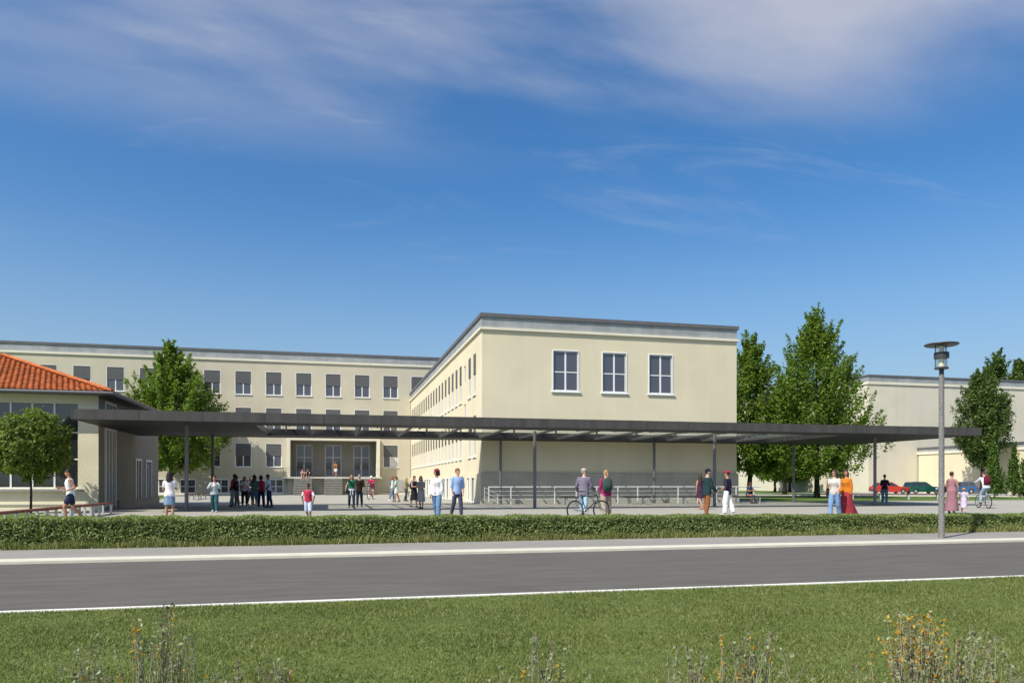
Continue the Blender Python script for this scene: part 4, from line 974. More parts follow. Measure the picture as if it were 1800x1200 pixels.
    def legs(mb, frac, inf, flare=0.0):
        for (h, kn, an, _) in (LL, RR):
            e = 0.083+0.004*fem
            smooth_cap(mb, h, kn if frac >= 0.5 else h.lerp(kn, frac*2), e+inf, (e+(0.058-e)*min(1, frac*2))+inf+flare*frac)
            if frac > 0.5:
                q = (frac-0.5)*2; m_ = kn.lerp(an, 0.35*q); b_ = kn.lerp(an, q)
                back = Vector((0, -0.012, 0)); mb.tube([kn, m_+back, b_], [0.056+inf+flare*0.5, 0.057+inf+flare*0.7, 0.057+(0.040-0.057)*q+inf+flare], 12)
                mb.ell(kn, (0.057+inf+flare*0.5,)*3, 10, 6)
    # head frame
    HF = SF @ Matrix.Rotation(R_(hyaw), 3, 'Z') @ Matrix.Rotation(R_(-hpitch), 3, 'X')
    hc0 = sp(0, 0.012, 0.735)
    def hp(x, y, z): return hc0+HF @ Vector((x, y, z))
    b = MB(); torso(b, -0.11, 0.565 if not fem else 0.555, 0.0); arms(b, 1.0, 0.0, True); legs(b, 1.0, 0.0)
    smooth_cap(b, sp(0, -0.008, 0.53), sp(0, 0.0, 0.66), 0.058*k1, 0.052*k1)
    b.ell(hc0+HF @ Vector((0, -0.008, 0.012)), (0.077, 0.096, 0.105), 14, 10, M=HF)
    b.ell(hp(0, 0.026, -0.058), (0.056, 0.062, 0.060), 12, 8, M=HF)            # jaw
    for sx in (-1, 1): b.ell(hp(sx*0.078, -0.012, -0.012), (0.013, 0.022, 0.032), 8, 6, M=HF)
    b.tube([hp(0, 0.078, 0.012), hp(0, 0.108, -0.026)], [0.010, 0.017], 8)        # nose
    for (h, kn, an, fa) in (LL, RR):
        fd = Vector((0, math.cos(fa*0.6), math.sin(fa*0.6))); smooth_cap(b, an+Vector((0, -0.015, -0.03)), an+fd*0.14+Vector((0, 0, -0.045)), 0.036, 0.026)
    ex = MB()
    for sx in (-1, 1):
        ex.ell(hp(sx*0.031, 0.0835, 0.004), (0.013, 0.008, 0.008), 8, 5, 1, HF); ex.tube([hp(sx*0.016, 0.089, 0.026), hp(sx*0.048, 0.078, 0.027)], 0.004, 5, 1)
    ex.tube([hp(-0.022, 0.083, -0.063), hp(0, 0.0895, -0.062), hp(0.022, 0.083, -0.063)], 0.006, 5, 2)
    for A_, sx in ((AL, -1), (AR, 1)):
        sh, el, wr, hd_, d2 = A_
        pn = Vector((sx, 0, 0)); pn = (pn-d2*pn.dot(d2)).normalized(); sd = d2.cross(pn)
        for i, (off, ln) in enumerate(((-0.027, 0.068), (-0.009, 0.080), (0.009, 0.076), (0.026, 0.060))):
            a0 = hd_+sd*off; a1 = a0+d2*ln*0.5-pn*0.006; a2 = a1+(d2*0.8-pn*0.55).normalized()*ln*0.5
            ex.tube([a0-d2*0.01, a1, a2], [0.0095, 0.009, 0.007], 6, 0)
        th = wr.lerp(hd_, 0.45); sgn = 1 if sd.y > 0 else -1
        ex.tube([th+sd*sgn*0.02, th+sd*sgn*0.05+d2*0.03, th+sd*sgn*0.055+d2*0.062-pn*0.012], [0.012, 0.0105, 0.008], 6, 0)
    S_ = Matrix.Scale(s, 4)
    def sc(m):
        m.v = [tuple(Vector(p)*s) for p in m.v]; return m
    remesh_later('body', sc(b), SKIN[skin], P, 0.0135*s, sc(ex), [SKIN[skin], EYE, LIP])
    # clothing
    tc_, slv = (top[0], top[1]) if top else (None, 0); hem = top[2] if top and len(top) > 2 else -0.06
    if bottom:
        kind, bc = bottom[0], bottom[1]; m = MB()
        if kind in ('trousers', 'flares', 'baggy', 'shorts', 'longshorts'):
            torso(m, -0.11, 0.11, 0.014); fr = {'trousers': 0.97, 'flares': 0.985, 'baggy': 0.985, 'shorts': 0.30, 'longshorts': 0.50}[kind]
            legs(m, fr, {'baggy': 0.032, 'shorts': 0.026, 'longshorts': 0.03}.get(kind, 0.015), {'flares': 0.022, 'baggy': 0.03, 'trousers': 0.008}.get(kind, 0.012))
        else:
            hz_ = {'mini': 0.40, 'knee': 0.62, 'long': 0.97}[kind]; rs = []
            mid = lambda q: (LL[0].lerp(LL[1], q*2)+RR[0].lerp(RR[1], q*2))/2 if q <= 0.5 else (LL[1].lerp(LL[2], q*2-1)+RR[1].lerp(RR[2], q*2-1))/2
            spr = lambda q: abs((LL[0].lerp(LL[1], q*2)-RR[0].lerp(RR[1], q*2)).y)/2 if q <= 0.5 else abs((LL[1].lerp(LL[2], q*2-1)-RR[1].lerp(RR[2], q*2-1)).y)/2
            rs.append([sp(0.15*math.cos(t), 0.115*math.sin(t), 0.12) for t in [2*math.pi*j/20 for j in range(20)]])
            rs.append([sp(0.188*math.cos(t), 0.142*math.sin(t)-0.01, 0.0) for t in [2*math.pi*j/20 for j in range(20)]])
            n_ = 6
            for i in range(1, n_+1):
                q = hz_*i/n_; c = mid(q); fl_ = {'mini': 0.02, 'knee': 0.05, 'long': 0.10}[kind]*i/n_
                rs.append([c+Vector(((0.185+fl_+0.008*math.sin(5*t+i))*math.cos(t), (0.14+fl_+spr(q)*0.9+0.008*math.sin(6*t))*math.sin(t), 0)) for t in [2*math.pi*j/20 for j in range(20)]])
            m.loft(rs)
        remesh_later({'trousers': 'trousers', 'flares': 'jeans', 'baggy': 'trousers', 'shorts': 'shorts', 'longshorts': 'shorts'}.get(kind, 'skirt'), sc(m), cloth(bc), P, 0.018*s)
    if top:
        m = MB(); torso(m, hem, 0.535 if slv >= 0 else 0.42, 0.021 if not jacket else 0.017)
        if slv > 0: arms(m, slv, 0.016)
        elif slv == 0:
            for A_ in (AL, AR): m.ell(A_[0].lerp(sp(0, 0, 0.45), 0.22), (0.066*k1,)*3, 10, 6)
        remesh_later('top', sc(m), cloth(tc_), P, 0.0165*s)
    if jacket:
        m = MB(); torso(m, jacket[2] if len(jacket) > 2 else -0.10, 0.53, 0.034); arms(m, jacket[1], 0.022); 
        jo = remesh_later('jacket', sc(m), cloth(jacket[0]), P, 0.0165*s)
        if len(jacket) > 3:                       # open front: the shirt shows as a panel down the middle
            m = MB(); rs = []
            for z in (max(hem, -0.03), 0.1, 0.2, 0.3, 0.38, 0.46, 0.52):
                for a, b_ in zip(tor, tor[1:]):
                    if a[0] <= z <= b_[0]: q = (z-a[0])/(b_[0]-a[0]); rx, ry, yo = [a[i]+(b_[i]-a[i])*q for i in (1, 2, 3)]; break
                y_ = ry+yo+0.040; wd = 0.055 if z < 0.4 else 0.045
                rs.append([sp(-wd, y_-0.03, z), sp(-wd*0.5, y_-0.004, z), sp(wd*0.5, y_-0.004, z), sp(wd, y_-0.03, z), sp(wd, y_-0.07, z), sp(-wd, y_-0.07, z)])
            sc(m.loft(rs)).build('shirt_front', cloth(tc_), P, smooth=True)
    if apron:                                       # jacket tied round the waist
        m = MB(); torso(m, -0.02, 0.10, 0.032); m.tube([sp(-0.05, 0.13, 0.05), sp(-0.06, 0.16, -0.25)], [0.03, 0.045], 8, flat=0.4); m.tube([sp(0.05, 0.13, 0.05), sp(0.07, 0.16, -0.28)], [0.03, 0.045], 8, flat=0.4)
        m.tube([sp(0, -0.15, 0.05), sp(0, -0.18, -0.30)], [0.12, 0.15], 12, flat=0.25)
        remesh_later('tied_jacket', sc(m), cloth(apron), P, 0.018*s)
    # shoes
    for (h, kn, an, fa) in (LL, RR):
        tilt = fa*0.55 if fa < 0 else fa*0.3; fd = Vector((0, math.cos(tilt), math.sin(tilt))); upv = Vector((0, -math.sin(tilt), math.cos(tilt)))
        o_ = an-upv*0.04; rs = []
        for q, wx, hz1 in ((-0.075, 0.022, 0.03), (-0.06, 0.036, 0.05), (0.0, 0.040, 0.062), (0.07, 0.046, 0.045), (0.14, 0.044, 0.034), (0.185, 0.024, 0.022)):
            c = o_+fd*q; rs.append([c+Vector((wx*math.cos(t), 0, 0))+upv*(hz1*max(math.sin(t), -0.0)-(0.035 if math.sin(t) < -0.1 else 0.02 if abs(math.sin(t)) < 0.1 else 0)) for t in [2*math.pi*j/12 for j in range(12)]])
        sc(MB().loft(rs)).build('shoe', mat('shoe_%.3f_%.3f_%.3f' % shoes, shoes, 0.6), P, smooth=True)
    # hair
    hcx, hst = hair; m = MB()
    if hst != 'none':
        m.ell(hp(0, -0.020, 0.036), (0.086, 0.102, 0.098), 14, 10, M=HF)
        if hst == 'short': m.ell(hp(0, -0.055, -0.01), (0.074, 0.056, 0.066), 12, 8, M=HF)
        if hst in ('long', 'bob', 'verylong'):
            dz = {'bob': -0.13, 'long': -0.27, 'verylong': -0.40}[hst]
            ups = Vector((0, 0, 1)); c0 = hp(0, -0.05, 0.0); c1 = hp(0, -0.075, -0.10); c2 = c1+Vector((0, -0.02, dz+0.10)); rs = []
            for c, rx, ry in ((hp(0, -0.03, 0.06), 0.06, 0.06), (c0, 0.092, 0.075), (c1, 0.098, 0.06), (c1.lerp(c2, 0.6), 0.10, 0.045), (c2, 0.06, 0.028)):
                rs.append([c+HF @ Vector((rx*math.cos(t), ry*math.sin(t), 0)) for t in [2*math.pi*j/14 for j in range(14)]])
            m.loft(rs)
            for sx in (-1, 1): m.tube([hp(sx*0.075, 0.01, 0.03), hp(sx*0.090, 0.012, -0.06), hp(sx*0.085, -0.0, max(dz, -0.2))], [0.026, 0.03, 0.015], 8)
        if hst == 'tied': m.ell(hp(0, -0.055, -0.005), (0.072, 0.05, 0.06), 12, 8, M=HF); m.tube([hp(0, -0.10, 0.01), hp(0, -0.145, -0.06), hp(0, -0.13, -0.22)], [0.022, 0.035, 0.012], 8)
        if hst == 'bun': m.ell(hp(0, -0.055, -0.005), (0.072, 0.05, 0.06), 12, 8, M=HF); m.ell(hp(0, -0.12, 0.03), (0.042, 0.038, 0.042), 10, 6, M=HF)
        # clear the face
        remesh_later('hair', sc(m), mat('hair_'+hcx, HAIR[hcx], 0.55, 0.25, 30, 0.4, 60), P, 0.013*s)
    if hat:
        m = MB(); rs = []
        for q in range(7):
            a = math.pi/2*q/6; r = math.cos(a); rs.append([hp(0.096*r*math.cos(t), -0.016+0.115*r*math.sin(t), 0.045+0.088*math.sin(a)) for t in [2*math.pi*j/18 for j in range(18)]] if r > 0.05 else [hp(0.004*math.cos(t), -0.016+0.004*math.sin(t), 0.133) for t in [2*math.pi*j/18 for j in range(18)]])
        ho = sc(m.loft(rs)).build('cap' if hat[1] != 'helmet' else 'helmet', cloth(hat[0]), P, smooth=True)
        if hat[1] == 'peak':
            m = MB(); m.loft([[hp(-0.07, 0.07, 0.050), hp(0.07, 0.07, 0.050), hp(0.07, 0.07, 0.058), hp(-0.07, 0.07, 0.058)], [hp(-0.065, 0.14, 0.042), hp(0.065, 0.14, 0.042), hp(0.065, 0.14, 0.048), hp(-0.065, 0.14, 0.048)], [hp(-0.03, 0.17, 0.036), hp(0.03, 0.17, 0.036), hp(0.03, 0.17, 0.041), hp(-0.03, 0.17, 0.041)]])
            sc(m).build('peak', cloth(hat[0]), ho)
        elif hat[1] == 'brim':
            sc(MB().loft([[hp(0.16*r_*math.cos(t), -0.016+0.17*r_*math.sin(t), z) for t in [2*math.pi*j/18 for j in range(18)]] for r_, z in ((0.6, 0.052), (1.0, 0.036), (1.0, 0.042), (0.6, 0.062))])).build('brim', cloth(hat[0]), ho)
    if headband:
        rs = [[hp(r_*0.092*math.cos(t), -0.018+r_*0.11*math.sin(t), z+0.025*math.sin(t)) for t in [2*math.pi*j/20 for j in range(20)]] for r_, z in ((1.0, 0.055), (1.02, 0.065), (0.98, 0.09), (0.9, 0.09))]
        sc(MB().loft(rs)).build('headband', cloth(headband), P, smooth=True)
    if glasses:
        g_ = MB()
        for sx in (-1, 1): g_.ell(hp(sx*0.034, 0.094, 0.006), (0.028, 0.007, 0.021), 10, 6, M=HF); g_.tube([hp(sx*0.06, 0.088, 0.01), hp(sx*0.083, 0.0, 0.01)], 0.004, 5)
        g_.tube([hp(-0.012, 0.098, 0.010), hp(0.012, 0.098, 0.010)], 0.004, 5); sc(g_).build('sunglasses', EYE, P)
    info = dict(P=P, s=s, sp=lambda x, y, z: Vector(sp(x, y, z))*s, hand=(AL[3]*s, AR[3]*s), fist=((AL[3]+AL[4]*0.05)*s, (AR[3]+AR[4]*0.05)*s))
    return info
def world(info, v):
    P = info['P']; return Matrix.Translation(P.location) @ Matrix.Rotation(P.rotation_euler.z, 4, 'Z') @ v
def backpack(info, label, col, big=1.0):
    c = info['sp'](0, -0.215, 0.30); s = info['s']; P = info['P']
    t = thing('backpack', label, 'backpack', world(info, c), P.rotation_euler.z, 'backpacks')
    m = MB(); rs = []
    for z, wx, dy, yo in ((-0.23, 0.10, 0.05, 0), (-0.20, 0.145, 0.08, -0.005), (-0.05, 0.155, 0.10, -0.015), (0.12, 0.145, 0.085, -0.005), (0.21, 0.10, 0.055, 0.01), (0.235, 0.04, 0.02, 0.015)):
        rs.append([(wx*big*s*math.copysign(abs(math.cos(a))**0.6, math.cos(a)), (dy*big*math.copysign(abs(math.sin(a))**0.6, math.sin(a))+yo)*s, z*big*s) for a in [2*math.pi*j/16 for j in range(16)]])
    m.loft(rs).build('bag_body', cloth(col), t, smooth=True)
    MB().ell((0, -0.105*s*big, -0.07*s), (0.10*s*big, 0.035*s, 0.09*s), 12, 8).build('front_pocket', cloth(tuple(x*0.8 for x in col)), t, smooth=True)
    for sx in (-1, 1):
        st = MB(); pts = [info['sp'](sx*0.09, -0.13, 0.46), info['sp'](sx*0.10, -0.06, 0.545), info['sp'](sx*0.105, 0.05, 0.53), info['sp'](sx*0.115, 0.135, 0.40), info['sp'](sx*0.14, 0.11, 0.24), info['sp'](sx*0.15, -0.02, 0.14), info['sp'](sx*0.12, -0.14, 0.12)]
        st.tube([p-c for p in pts], 0.018*s, 6); st.build('strap', cloth(tuple(x*0.6 for x in col)), t)
def shoulder_bag(info, label, col, side=-1, drop=0.12):
    c = info['sp'](side*0.26, -0.06, drop); s = info['s']; t = thing('shoulder_bag', label, 'bag', world(info, c), info['P'].rotation_euler.z, 'shoulder bags')
    rs = []
    for z, wx, dy in ((-0.17, 0.03, 0.10), (-0.14, 0.055, 0.16), (0.0, 0.06, 0.17), (0.10, 0.035, 0.13), (0.12, 0.015, 0.11)):
        rs.append([(wx*s*math.cos(a), dy*s*math.sin(a), z*s) for a in [2*math.pi*j/14 for j in range(14)]])
    MB().loft(rs).build('bag_body', cloth(col), t, smooth=True)
    sh = info['sp'](side*0.13, -0.0, 0.545)-c
    MB().tube([(0, 0.11*s, 0.10*s), sh+Vector((0, 0.05*s, -0.03)), sh, sh+Vector((0, -0.05*s, -0.03)), (0, -0.11*s, 0.10*s)], 0.010*s, 6).build('strap', cloth(tuple(x*0.8 for x in col)), t)

DEN = (0.13, 0.22, 0.36); DEND = (0.035, 0.055, 0.10); DENL = (0.28, 0.40, 0.55); BLK = (0.016, 0.016, 0.018); WHT = (0.74, 0.74, 0.74)
def G(u, v):
    global LASTU
    LASTU = u; g = gp(u, v); return (g.x, g.y, 0.006)
H = heading
# front row
person('man jogging in white sleeveless shirt and dark shorts at the left', G(124, 916), H(92), 1.74, 'm', 'm', ('dark', 'short'), ((0.72, 0.76, 0.75), 0), ('shorts', (0.025, 0.03, 0.07)), (0.6, 0.6, 0.6), L=(26, 34, 2), Rg=(-12, 30, 2), aL=(-34, 12, 100), aR=(-4, 12, 100), lean=5)
person('long haired woman from behind in white top and denim skirt', G(298, 915), H(-12), 1.62, 'f', 'm', ('dark', 'long'), ((0.76, 0.70, 0.72), 0.28), ('mini', (0.17, 0.25, 0.36)), (0.3, 0.2, 0.15), L=(6, 4, 2), Rg=(-4, 8, 3), aL=(8, 12, 30, 18), aR=(18, 14, 95, 40), lean=-3)
person('boy in red vest and blue and white shorts running to the camera', G(542, 914), H(168), 1.24, 'm', 'd', ('dark', 'short'), ((0.72, 0.72, 0.74), 0.38), ('longshorts', (0.50, 0.56, 0.70)), (0.3, 0.3, 0.3), L=(16, 10, 3), Rg=(-12, 40, 3), aL=(10, 24, 10), aR=(-14, 26, 8), lean=4, hyaw=-35, jacket=((0.42, 0.03, 0.07), 0.04, -0.04))
w22 = person('woman in white cardigan, pink headband and blue jeans beside the man in the blue shirt', G(768, 914), H(150), 1.74, 'f', 'm', ('dark', 'bob'), ((0.66, 0.50, 0.54), 0.3), ('flares', DEN), (0.2, 0.15, 0.12), L=(14, 8, 3), Rg=(-10, 16, 3), aL=(-6, 10, 8), aR=(10, 10, 8), hyaw=-52, headband=(0.55, 0.04, 0.10), jacket=((0.72, 0.74, 0.72), 1.0, -0.08, 1))
person('man in light blue shirt and dark jeans beside the woman in the white cardigan', G(804, 909), H(205), 1.79, 'm', 'l', ('ginger', 'short'), ((0.30, 0.42, 0.66), 0.55, -0.10), ('trousers', (0.05, 0.065, 0.10)), (0.06, 0.05, 0.045), L=(10, 6, 2), Rg=(-12, 16, 2), aL=(6, 7, 10), aR=(-8, 7, 12), hyaw=28)
pm = person('man in grey jacket and pale cap pushing a bicycle', G(1026, 911), H(-18), 1.78, 'm', 'l', ('grey', 'short'), ((0.2, 0.2, 0.25), 0.5), ('trousers', (0.30, 0.42, 0.54)), (0.12, 0.10, 0.09), L=(16, 10, 3), Rg=(-18, 34, 3), aL=(8, 22, 38, -6), aR=(14, 18, 45, -2), lean=5, hyaw=-50, hat=((0.48, 0.40, 0.34), 'peak'), jacket=((0.17, 0.15, 0.20), 0.95, -0.13))
bicycle('dark bicycle pushed by the man in the grey jacket', (gp(1026, 912.5).x-0.05, gp(1026, 912.5).y-0.42, 0.006), H(-58), (0.03, 0.03, 0.035), 'bike_black')
pb = person('blond woman in crimson jacket and khaki trousers walking away', G(1065, 911), H(14), 1.72, 'f', 'l', ('blond', 'tied'), ((0.3, 0.03, 0.10), 0.5), ('baggy', (0.34, 0.27, 0.21)), (0.12, 0.09, 0.07), L=(-14, 12, 3), Rg=(14, 18, 3), aL=(-6, 12, 20), aR=(8, 12, 30), jacket=((0.26, 0.025, 0.10), 1.0, -0.12), hyaw=20)
backpack(pb, 'dark green backpack on the blond woman in the crimson jacket', (0.035, 0.07, 0.055), 1.1)
person('woman in short dark sleeveless dress walking between the bench and the man in green', G(1231, 895), H(35), 1.70, 'f', 'm', ('brown', 'verylong'), ((0.05, 0.025, 0.05), 0), ('mini', (0.045, 0.022, 0.045)), (0.4, 0.2, 0.15), L=(-14, 20, 2), Rg=(18, 14, 2), aL=(4, 8, 10), aR=(-6, 8, 16))
person('man in dark green jacket, brown trousers and dark cap facing the red cap', G(1243, 910), H(-62), 1.76, 'm', 'l', ('dark', 'short'), ((0.05, 0.06, 0.07), 0.5), ('trousers', (0.24, 0.095, 0.035)), (0.08, 0.05, 0.03), L=(4, 3, 2), Rg=(-4, 6, 2), aL=(12, 8, 30), aR=(14, 8, 34), hat=((0.02, 0.022, 0.035), 'peak'), jacket=((0.018, 0.042, 0.045), 1.0, -0.13))
person('man in red cap, dark loose shirt and white trousers', G(1279, 905), H(66), 1.73, 'm', 'm', ('dark', 'short'), ((0.028, 0.024, 0.05), 0.5, -0.13), ('baggy', (0.74, 0.73, 0.71)), (0.5, 0.5, 0.5), L=(7, 6, 3), Rg=(-8, 12, 3), aL=(-12, 12, 80, 40), aR=(-6, 12, 75, 45), hat=((0.36, 0.02, 0.05), 'peak'))
ws = person('woman in sunglasses, pale tee shirt and blue jeans beside the woman in orange', G(1467, 911), H(165), 1.73, 'f', 'l', ('brown', 'long'), ((0.52, 0.49, 0.45), 0.25), ('flares', (0.17, 0.28, 0.46)), (0.2, 0.15, 0.12), L=(-10, 14, 2), Rg=(14, 8, 2), aL=(16, 10, 34, 10), aR=(20, 14, 120, 10), glasses=True, hyaw=-14)
shoulder_bag(ws, 'dark brown shoulder bag of the woman in sunglasses', (0.06, 0.03, 0.025), 1, 0.06)
wo = person('woman in orange sweater and long red skirt', G(1488, 910), H(140), 1.75, 'f', 'm', ('brown', 'long'), ((0.54, 0.17, 0.018), 1.0), ('long', (0.29, 0.035, 0.045)), (0.15, 0.06, 0.04), L=(-16, 14, 2), Rg=(16, 8, 2), aL=(-8, 9, 10), aR=(8, 9, 12), hyaw=52)
wp = person('woman in long pink patterned dress holding out a hand to the child', G(1673, 902), H(-10), 1.72, 'f', 'm', ('brown', 'bun'), ((0.30, 0.15, 0.165), 0), ('long', (0.25, 0.125, 0.14)), (0.2, 0.1, 0.08), L=(8, 8, 2), Rg=(-8, 14, 2), aL=(4, 8, 12), aR=(6, 14, 12), hyaw=-25)
shoulder_bag(wp, 'dark shoulder bag of the woman in the pink dress', (0.03, 0.025, 0.06), -1, 0.10)
person('small child in lilac smock and orange hat beside the woman in pink', G(1694, 902), H(-8), 1.05, 'f', 'l', ('blond', 'short'), ((0.52, 0.45, 0.56), 0.8, -0.10), ('knee', (0.50, 0.43, 0.54)), (0.2, 0.2, 0.25), L=(10, 8, 2), Rg=(-10, 16, 2), aL=(10, 22, 12), aR=(8, 26, 20), hat=((0.62, 0.28, 0.05), 'brim'))
# riders
g = gp(1730, 893)
rh = H(24, 1730); bicycle('silver bicycle ridden by the cyclist with the backpack', (g.x, g.y, 0.006), rh, (0.3, 0.3, 0.32), 'bike_silver')
off = Matrix.Rotation(rh, 3, 'Z') @ Vector((0, -0.22, 0))
pc = person('cyclist in white shirt riding away at the right', (g.x+off.x, g.y+off.y, 0.006), rh, 1.75, 'm', 'l', ('brown', 'short'), ((0.68, 0.72, 0.74), 1.0), ('trousers', (0.30, 0.40, 0.50)), (0.05, 0.05, 0.05), L=(38, 42, 6), Rg=(78, 88, 6), aL=(60, 12, 18, 2), aR=(60, 12, 18, 2), lean=22, hpitch=15, pel=1.05)
backpack(pc, 'maroon backpack on the cyclist in the white shirt', (0.11, 0.015, 0.03), 1.05)
g = gp(653, 878)
rh = H(160, 653); bicycle('thin bicycle ridden by the cyclist in crimson', (g.x, g.y, 0.006), rh, (0.25, 0.08, 0.10), 'bike_red')
off = Matrix.Rotation(rh, 3, 'Z') @ Vector((0, -0.22, 0))
person('cyclist in crimson top and white helmet riding towards the viewer', (g.x+off.x, g.y+off.y, 0.006), rh, 1.72, 'm', 'l', ('brown', 'short'), ((0.38, 0.02, 0.08), 0.6), ('shorts', (0.05, 0.04, 0.06)), (0.3, 0.3, 0.3), L=(38, 42, 6), Rg=(78, 88, 6), aL=(58, 16, 20, 2), aR=(58, 16, 20, 2), lean=20, hpitch=15, pel=1.03, hat=((0.75, 0.75, 0.72), 'helmet'))
# under the canopy, left
person('woman in pale cardigan and teal jeans with hands at her face, by the canopy post', G(377, 900), H(172), 1.56, 'f', 'm', ('brown', 'tied'), ((0.74, 0.74, 0.74), 0.3), ('flares', (0.03, 0.095, 0.11)), (0.5, 0.55, 0.55), L=(10, 6, 2), Rg=(-10, 18, 2), aL=(30, 24, 118, 40), aR=(30, 24, 118, 40), jacket=((0.42, 0.48, 0.49), 1.0, -0.08, 1))
person('bending man in red shirt and grey jeans, leftmost of the standing group', G(408, 890), H(-80), 1.74, 'm', 'd', ('dark', 'short'), ((0.38, 0.03, 0.04), 0.5), ('trousers', (0.22, 0.28, 0.32)), (0.04, 0.04, 0.04), L=(6, 4, 2), Rg=(-4, 6, 2), aL=(20, 10, 60, 20), aR=(20, 10, 60, 20), lean=10, hpitch=20)
person('dark haired person in black with brown trousers behind the man in red', G(416, 890), H(70), 1.64, 'm', 'd', ('dark', 'short'), (BLK, 0.9), ('trousers', (0.14, 0.12, 0.10)), (0.3, 0.3, 0.3), L=(3, 3, 2), Rg=(-3, 5, 2), aL=(14, 8, 40), aR=(10, 8, 30))
w3 = person('woman in pink top and wide black trousers in the standing group', G(430, 888.5), H(175), 1.62, 'f', 'l', ('brown', 'long'), ((0.66, 0.56, 0.58), 0.3), ('flares', BLK), BLK, L=(4, 3, 3), Rg=(-4, 5, 3), aL=(20, 12, 85, 35), aR=(20, 12, 85, 35))
shoulder_bag(w3, 'light blue bag held by the woman in black trousers', (0.25, 0.45, 0.68), -1, 0.10)
person('woman half hidden behind the long haired woman in green', G(441, 886.5), H(-150), 1.66, 'f', 'l', ('dark', 'long'), ((0.12, 0.08, 0.08), 0.5), ('trousers', BLK), BLK, aL=(14, 10, 60), aR=(14, 10, 60))
person('woman with very long dark hair, green top and knee length denim shorts', G(447, 892), H(-20), 1.68, 'f', 'm', ('dark', 'verylong'), ((0.05, 0.10, 0.085), 0.5), ('longshorts', (0.05, 0.085, 0.15)), (0.35, 0.52, 0.68), L=(5, 4, 4), Rg=(-4, 6, 4), aL=(20, 10, 60), aR=(14, 10, 50))
person('woman in red vest top and dark jeans from behind in the standing group', G(459, 891), H(10), 1.66, 'f', 'd', ('dark', 'bob'), ((0.38, 0.02, 0.045), 0), ('flares', (0.02, 0.028, 0.055)), BLK, L=(5, 4, 3), Rg=(-4, 6, 3), aL=(14, 10, 70, 20), aR=(14, 10, 60, 20))
w7 = person('man in white and blue shirt and dark jeans, rightmost of the standing group', G(473, 891.5), H(75), 1.70, 'm', 'd', ('dark', 'short'), ((0.46, 0.53, 0.70), 0.3), ('trousers', (0.02, 0.03, 0.075)), BLK, L=(5, 4, 2), Rg=(-5, 6, 2), aL=(-20, 22, 60, 10), aR=(10, 10, 50), lean=5, hpitch=10)
# middle
wg = person('woman in green top with white jacket tied round her waist', G(618, 892), H(184), 1.68, 'f', 'l', ('blond', 'long'), ((0.012, 0.16, 0.085), 0.02), ('trousers', (0.03, 0.05, 0.08)), BLK, L=(10, 6, 2), Rg=(-8, 14, 2), aL=(-6, 12, 10), aR=(10, 26, 40, -10), apron=(0.66, 0.66, 0.70))
shoulder_bag(wg, 'black bag hanging at the side of the woman in the green top', BLK, 1, 0.02)
person('man in black shirt and dark jeans walking beside the woman in green', G(632, 890), H(176), 1.72, 'm', 'l', ('grey', 'short'), ((0.03, 0.025, 0.02), 0.6, -0.12), ('trousers', (0.025, 0.04, 0.08)), BLK, L=(-8, 14, 2), Rg=(10, 6, 2), aL=(8, 10, 20), aR=(-8, 10, 30))
person('woman in pale blue top and jeans, left of the girl in white shorts', G(690, 880), H(-100), 1.76, 'f', 'l', ('ginger', 'long'), ((0.50, 0.57, 0.62), 0.4), ('trousers', (0.16, 0.24, 0.34)), (0.6, 0.6, 0.6), aL=(30, 10, 60), aR=(14, 10, 50))
person('girl in mint top and white shorts in profile', G(697, 882), H(80), 1.68, 'f', 'm', ('dark', 'tied'), ((0.34, 0.62, 0.50), 0.3), ('shorts', (0.76, 0.76, 0.74)), (0.15, 0.10, 0.08), L=(8, 4, 3), Rg=(-8, 10, 3), aL=(10, 10, 20), aR=(-6, 10, 20))
person('woman in olive jacket and dark jeans near the grey door', G(714, 880.5), H(-60), 1.62, 'f', 'l', ('blond', 'long'), ((0.15, 0.13, 0.07), 0.9), ('trousers', (0.035, 0.05, 0.06)), BLK, aL=(14, 10, 70), aR=(24, 10, 80))
wbk = person('young woman in short black dress with a pack, left of the woman in grey', G(728, 891), H(-150), 1.63, 'f', 'l', ('dark', 'tied'), ((0.025, 0.022, 0.03), 0), ('knee', (0.025, 0.022, 0.03)), (0.08, 0.04, 0.03), aL=(8, 10, 30), aR=(24, 10, 70))
backpack(wbk, 'navy backpack on the young woman in the black dress', (0.03, 0.045, 0.08))
person('woman in short grey dress standing with arms folded', G(740, 894), H(160), 1.60, 'f', 'l', ('blond', 'long'), ((0.26, 0.25, 0.25), 0.4), ('knee', (0.34, 0.33, 0.32)), (0.03, 0.02, 0.02), aL=(22, 14, 85, 45), aR=(22, 14, 85, 45))
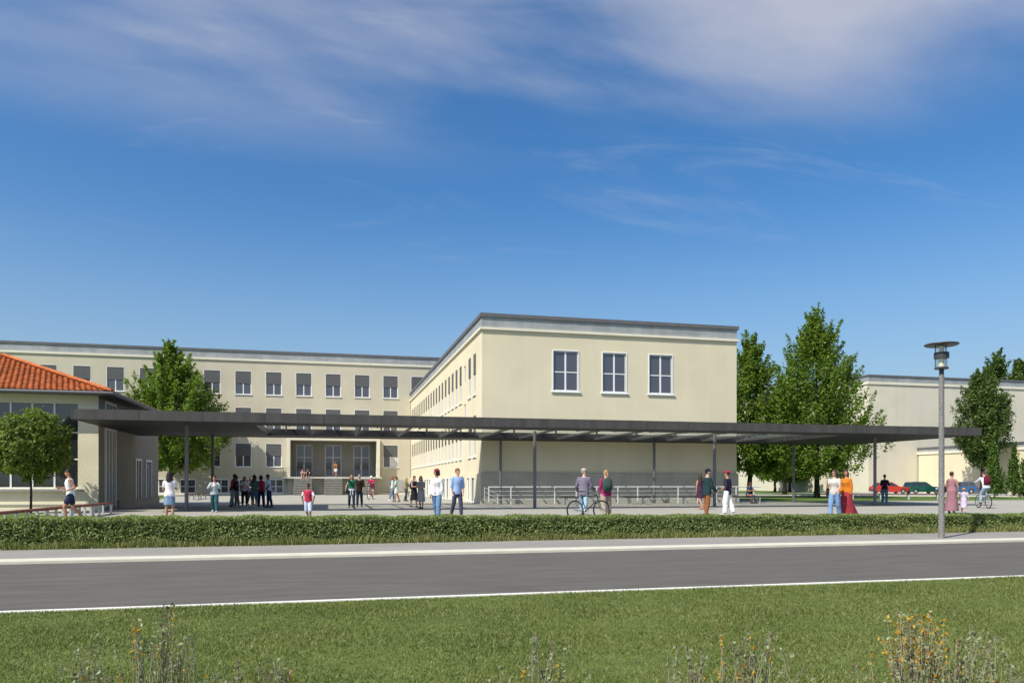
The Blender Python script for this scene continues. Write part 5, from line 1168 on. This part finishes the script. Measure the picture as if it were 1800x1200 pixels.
# stairs of the portico
def sitter(label, u, **k):
    return person(label, (onY(u, 84.25), 84.34, 1.95-0.10), H(180, u), 1.70, 'f', 'l', seat=True, pel=0.20, L=(80, 85, 4), Rg=(82, 82, 4), lean=12, aL=(40, 8, 40), aR=(40, 8, 40), **k)
sitter('long haired woman in dark dress sitting on the steps, the left of two', 532, hair=('dark', 'long'), top=((0.35, 0.25, 0.22), 0), bottom=('mini', BLK))
sitter('woman in black dress sitting on the steps, the right of two', 541, hair=('dark', 'bob'), top=(BLK, 0), bottom=('mini', BLK))
person('woman in orange brown top and white shorts standing at the top of the stairs', (onY(590, 84.4), 84.4, 1.952), H(150, 590), 1.70, 'f', 'm', ('dark', 'long'), ((0.30, 0.13, 0.05), 0.5), ('shorts', (0.78, 0.77, 0.74)), (0.3, 0.15, 0.1), aL=(20, 12, 70, 30), aR=(30, 12, 100, 30))
# right
g = (onY(1316, 42.35), 42.38)
person('seated woman in blue dress reading on the bench', (g[0], g[1], 0.006), H(-140, 1316), 1.70, 'f', 'm', ('brown', 'long'), ((0.03, 0.06, 0.10), 0.25), ('knee', (0.03, 0.055, 0.12)), (0.03, 0.02, 0.02), L=(84, 86, 3), Rg=(84, 82, 3), aL=(34, 8, 62, 12), aR=(34, 8, 62, 12), lean=12, hpitch=22, seat=True, pel=0.545)
person('woman in black top and blue jeans walking in the canopy shade by the red car', G(1555, 886), H(-5), 1.76, 'f', 'l', ('dark', 'bun'), ((0.02, 0.018, 0.025), 0.8), ('trousers', (0.09, 0.17, 0.27)), (0.12, 0.2, 0.3), L=(8, 5, 2), Rg=(-6, 10, 2), aL=(24, 12, 110, 20), aR=(24, 14, 115, 20))

# one evaluation for every garment and body
dg = bpy.context.evaluated_depsgraph_get(); dg.update()
for o, extra, mats in PEND:
    me = bpy.data.meshes.new_from_object(o.evaluated_get(dg)); o.modifiers.clear()
    me.polygons.foreach_set('use_smooth', [True]*len(me.polygons))
    if extra is not None:
        bm = bmesh.new(); bm.from_mesh(me); n = len(bm.verts)
        vs = [bm.verts.new(v) for v in extra.v]
        for f_, mi in zip(extra.f, extra.m):
            try: q = bm.faces.new([vs[i] for i in f_]); q.material_index = mi; q.smooth = True
            except ValueError: pass
        bm.to_mesh(me); bm.free(); me.materials.clear()
        for m_ in mats: me.materials.append(m_)
    old = o.data; o.data = me; me.name = o.name; bpy.data.meshes.remove(old)
print('objects', len(bpy.data.objects), 'tris', sum(len(p.vertices)-2 for m in bpy.data.meshes if m.users for p in m.polygons))
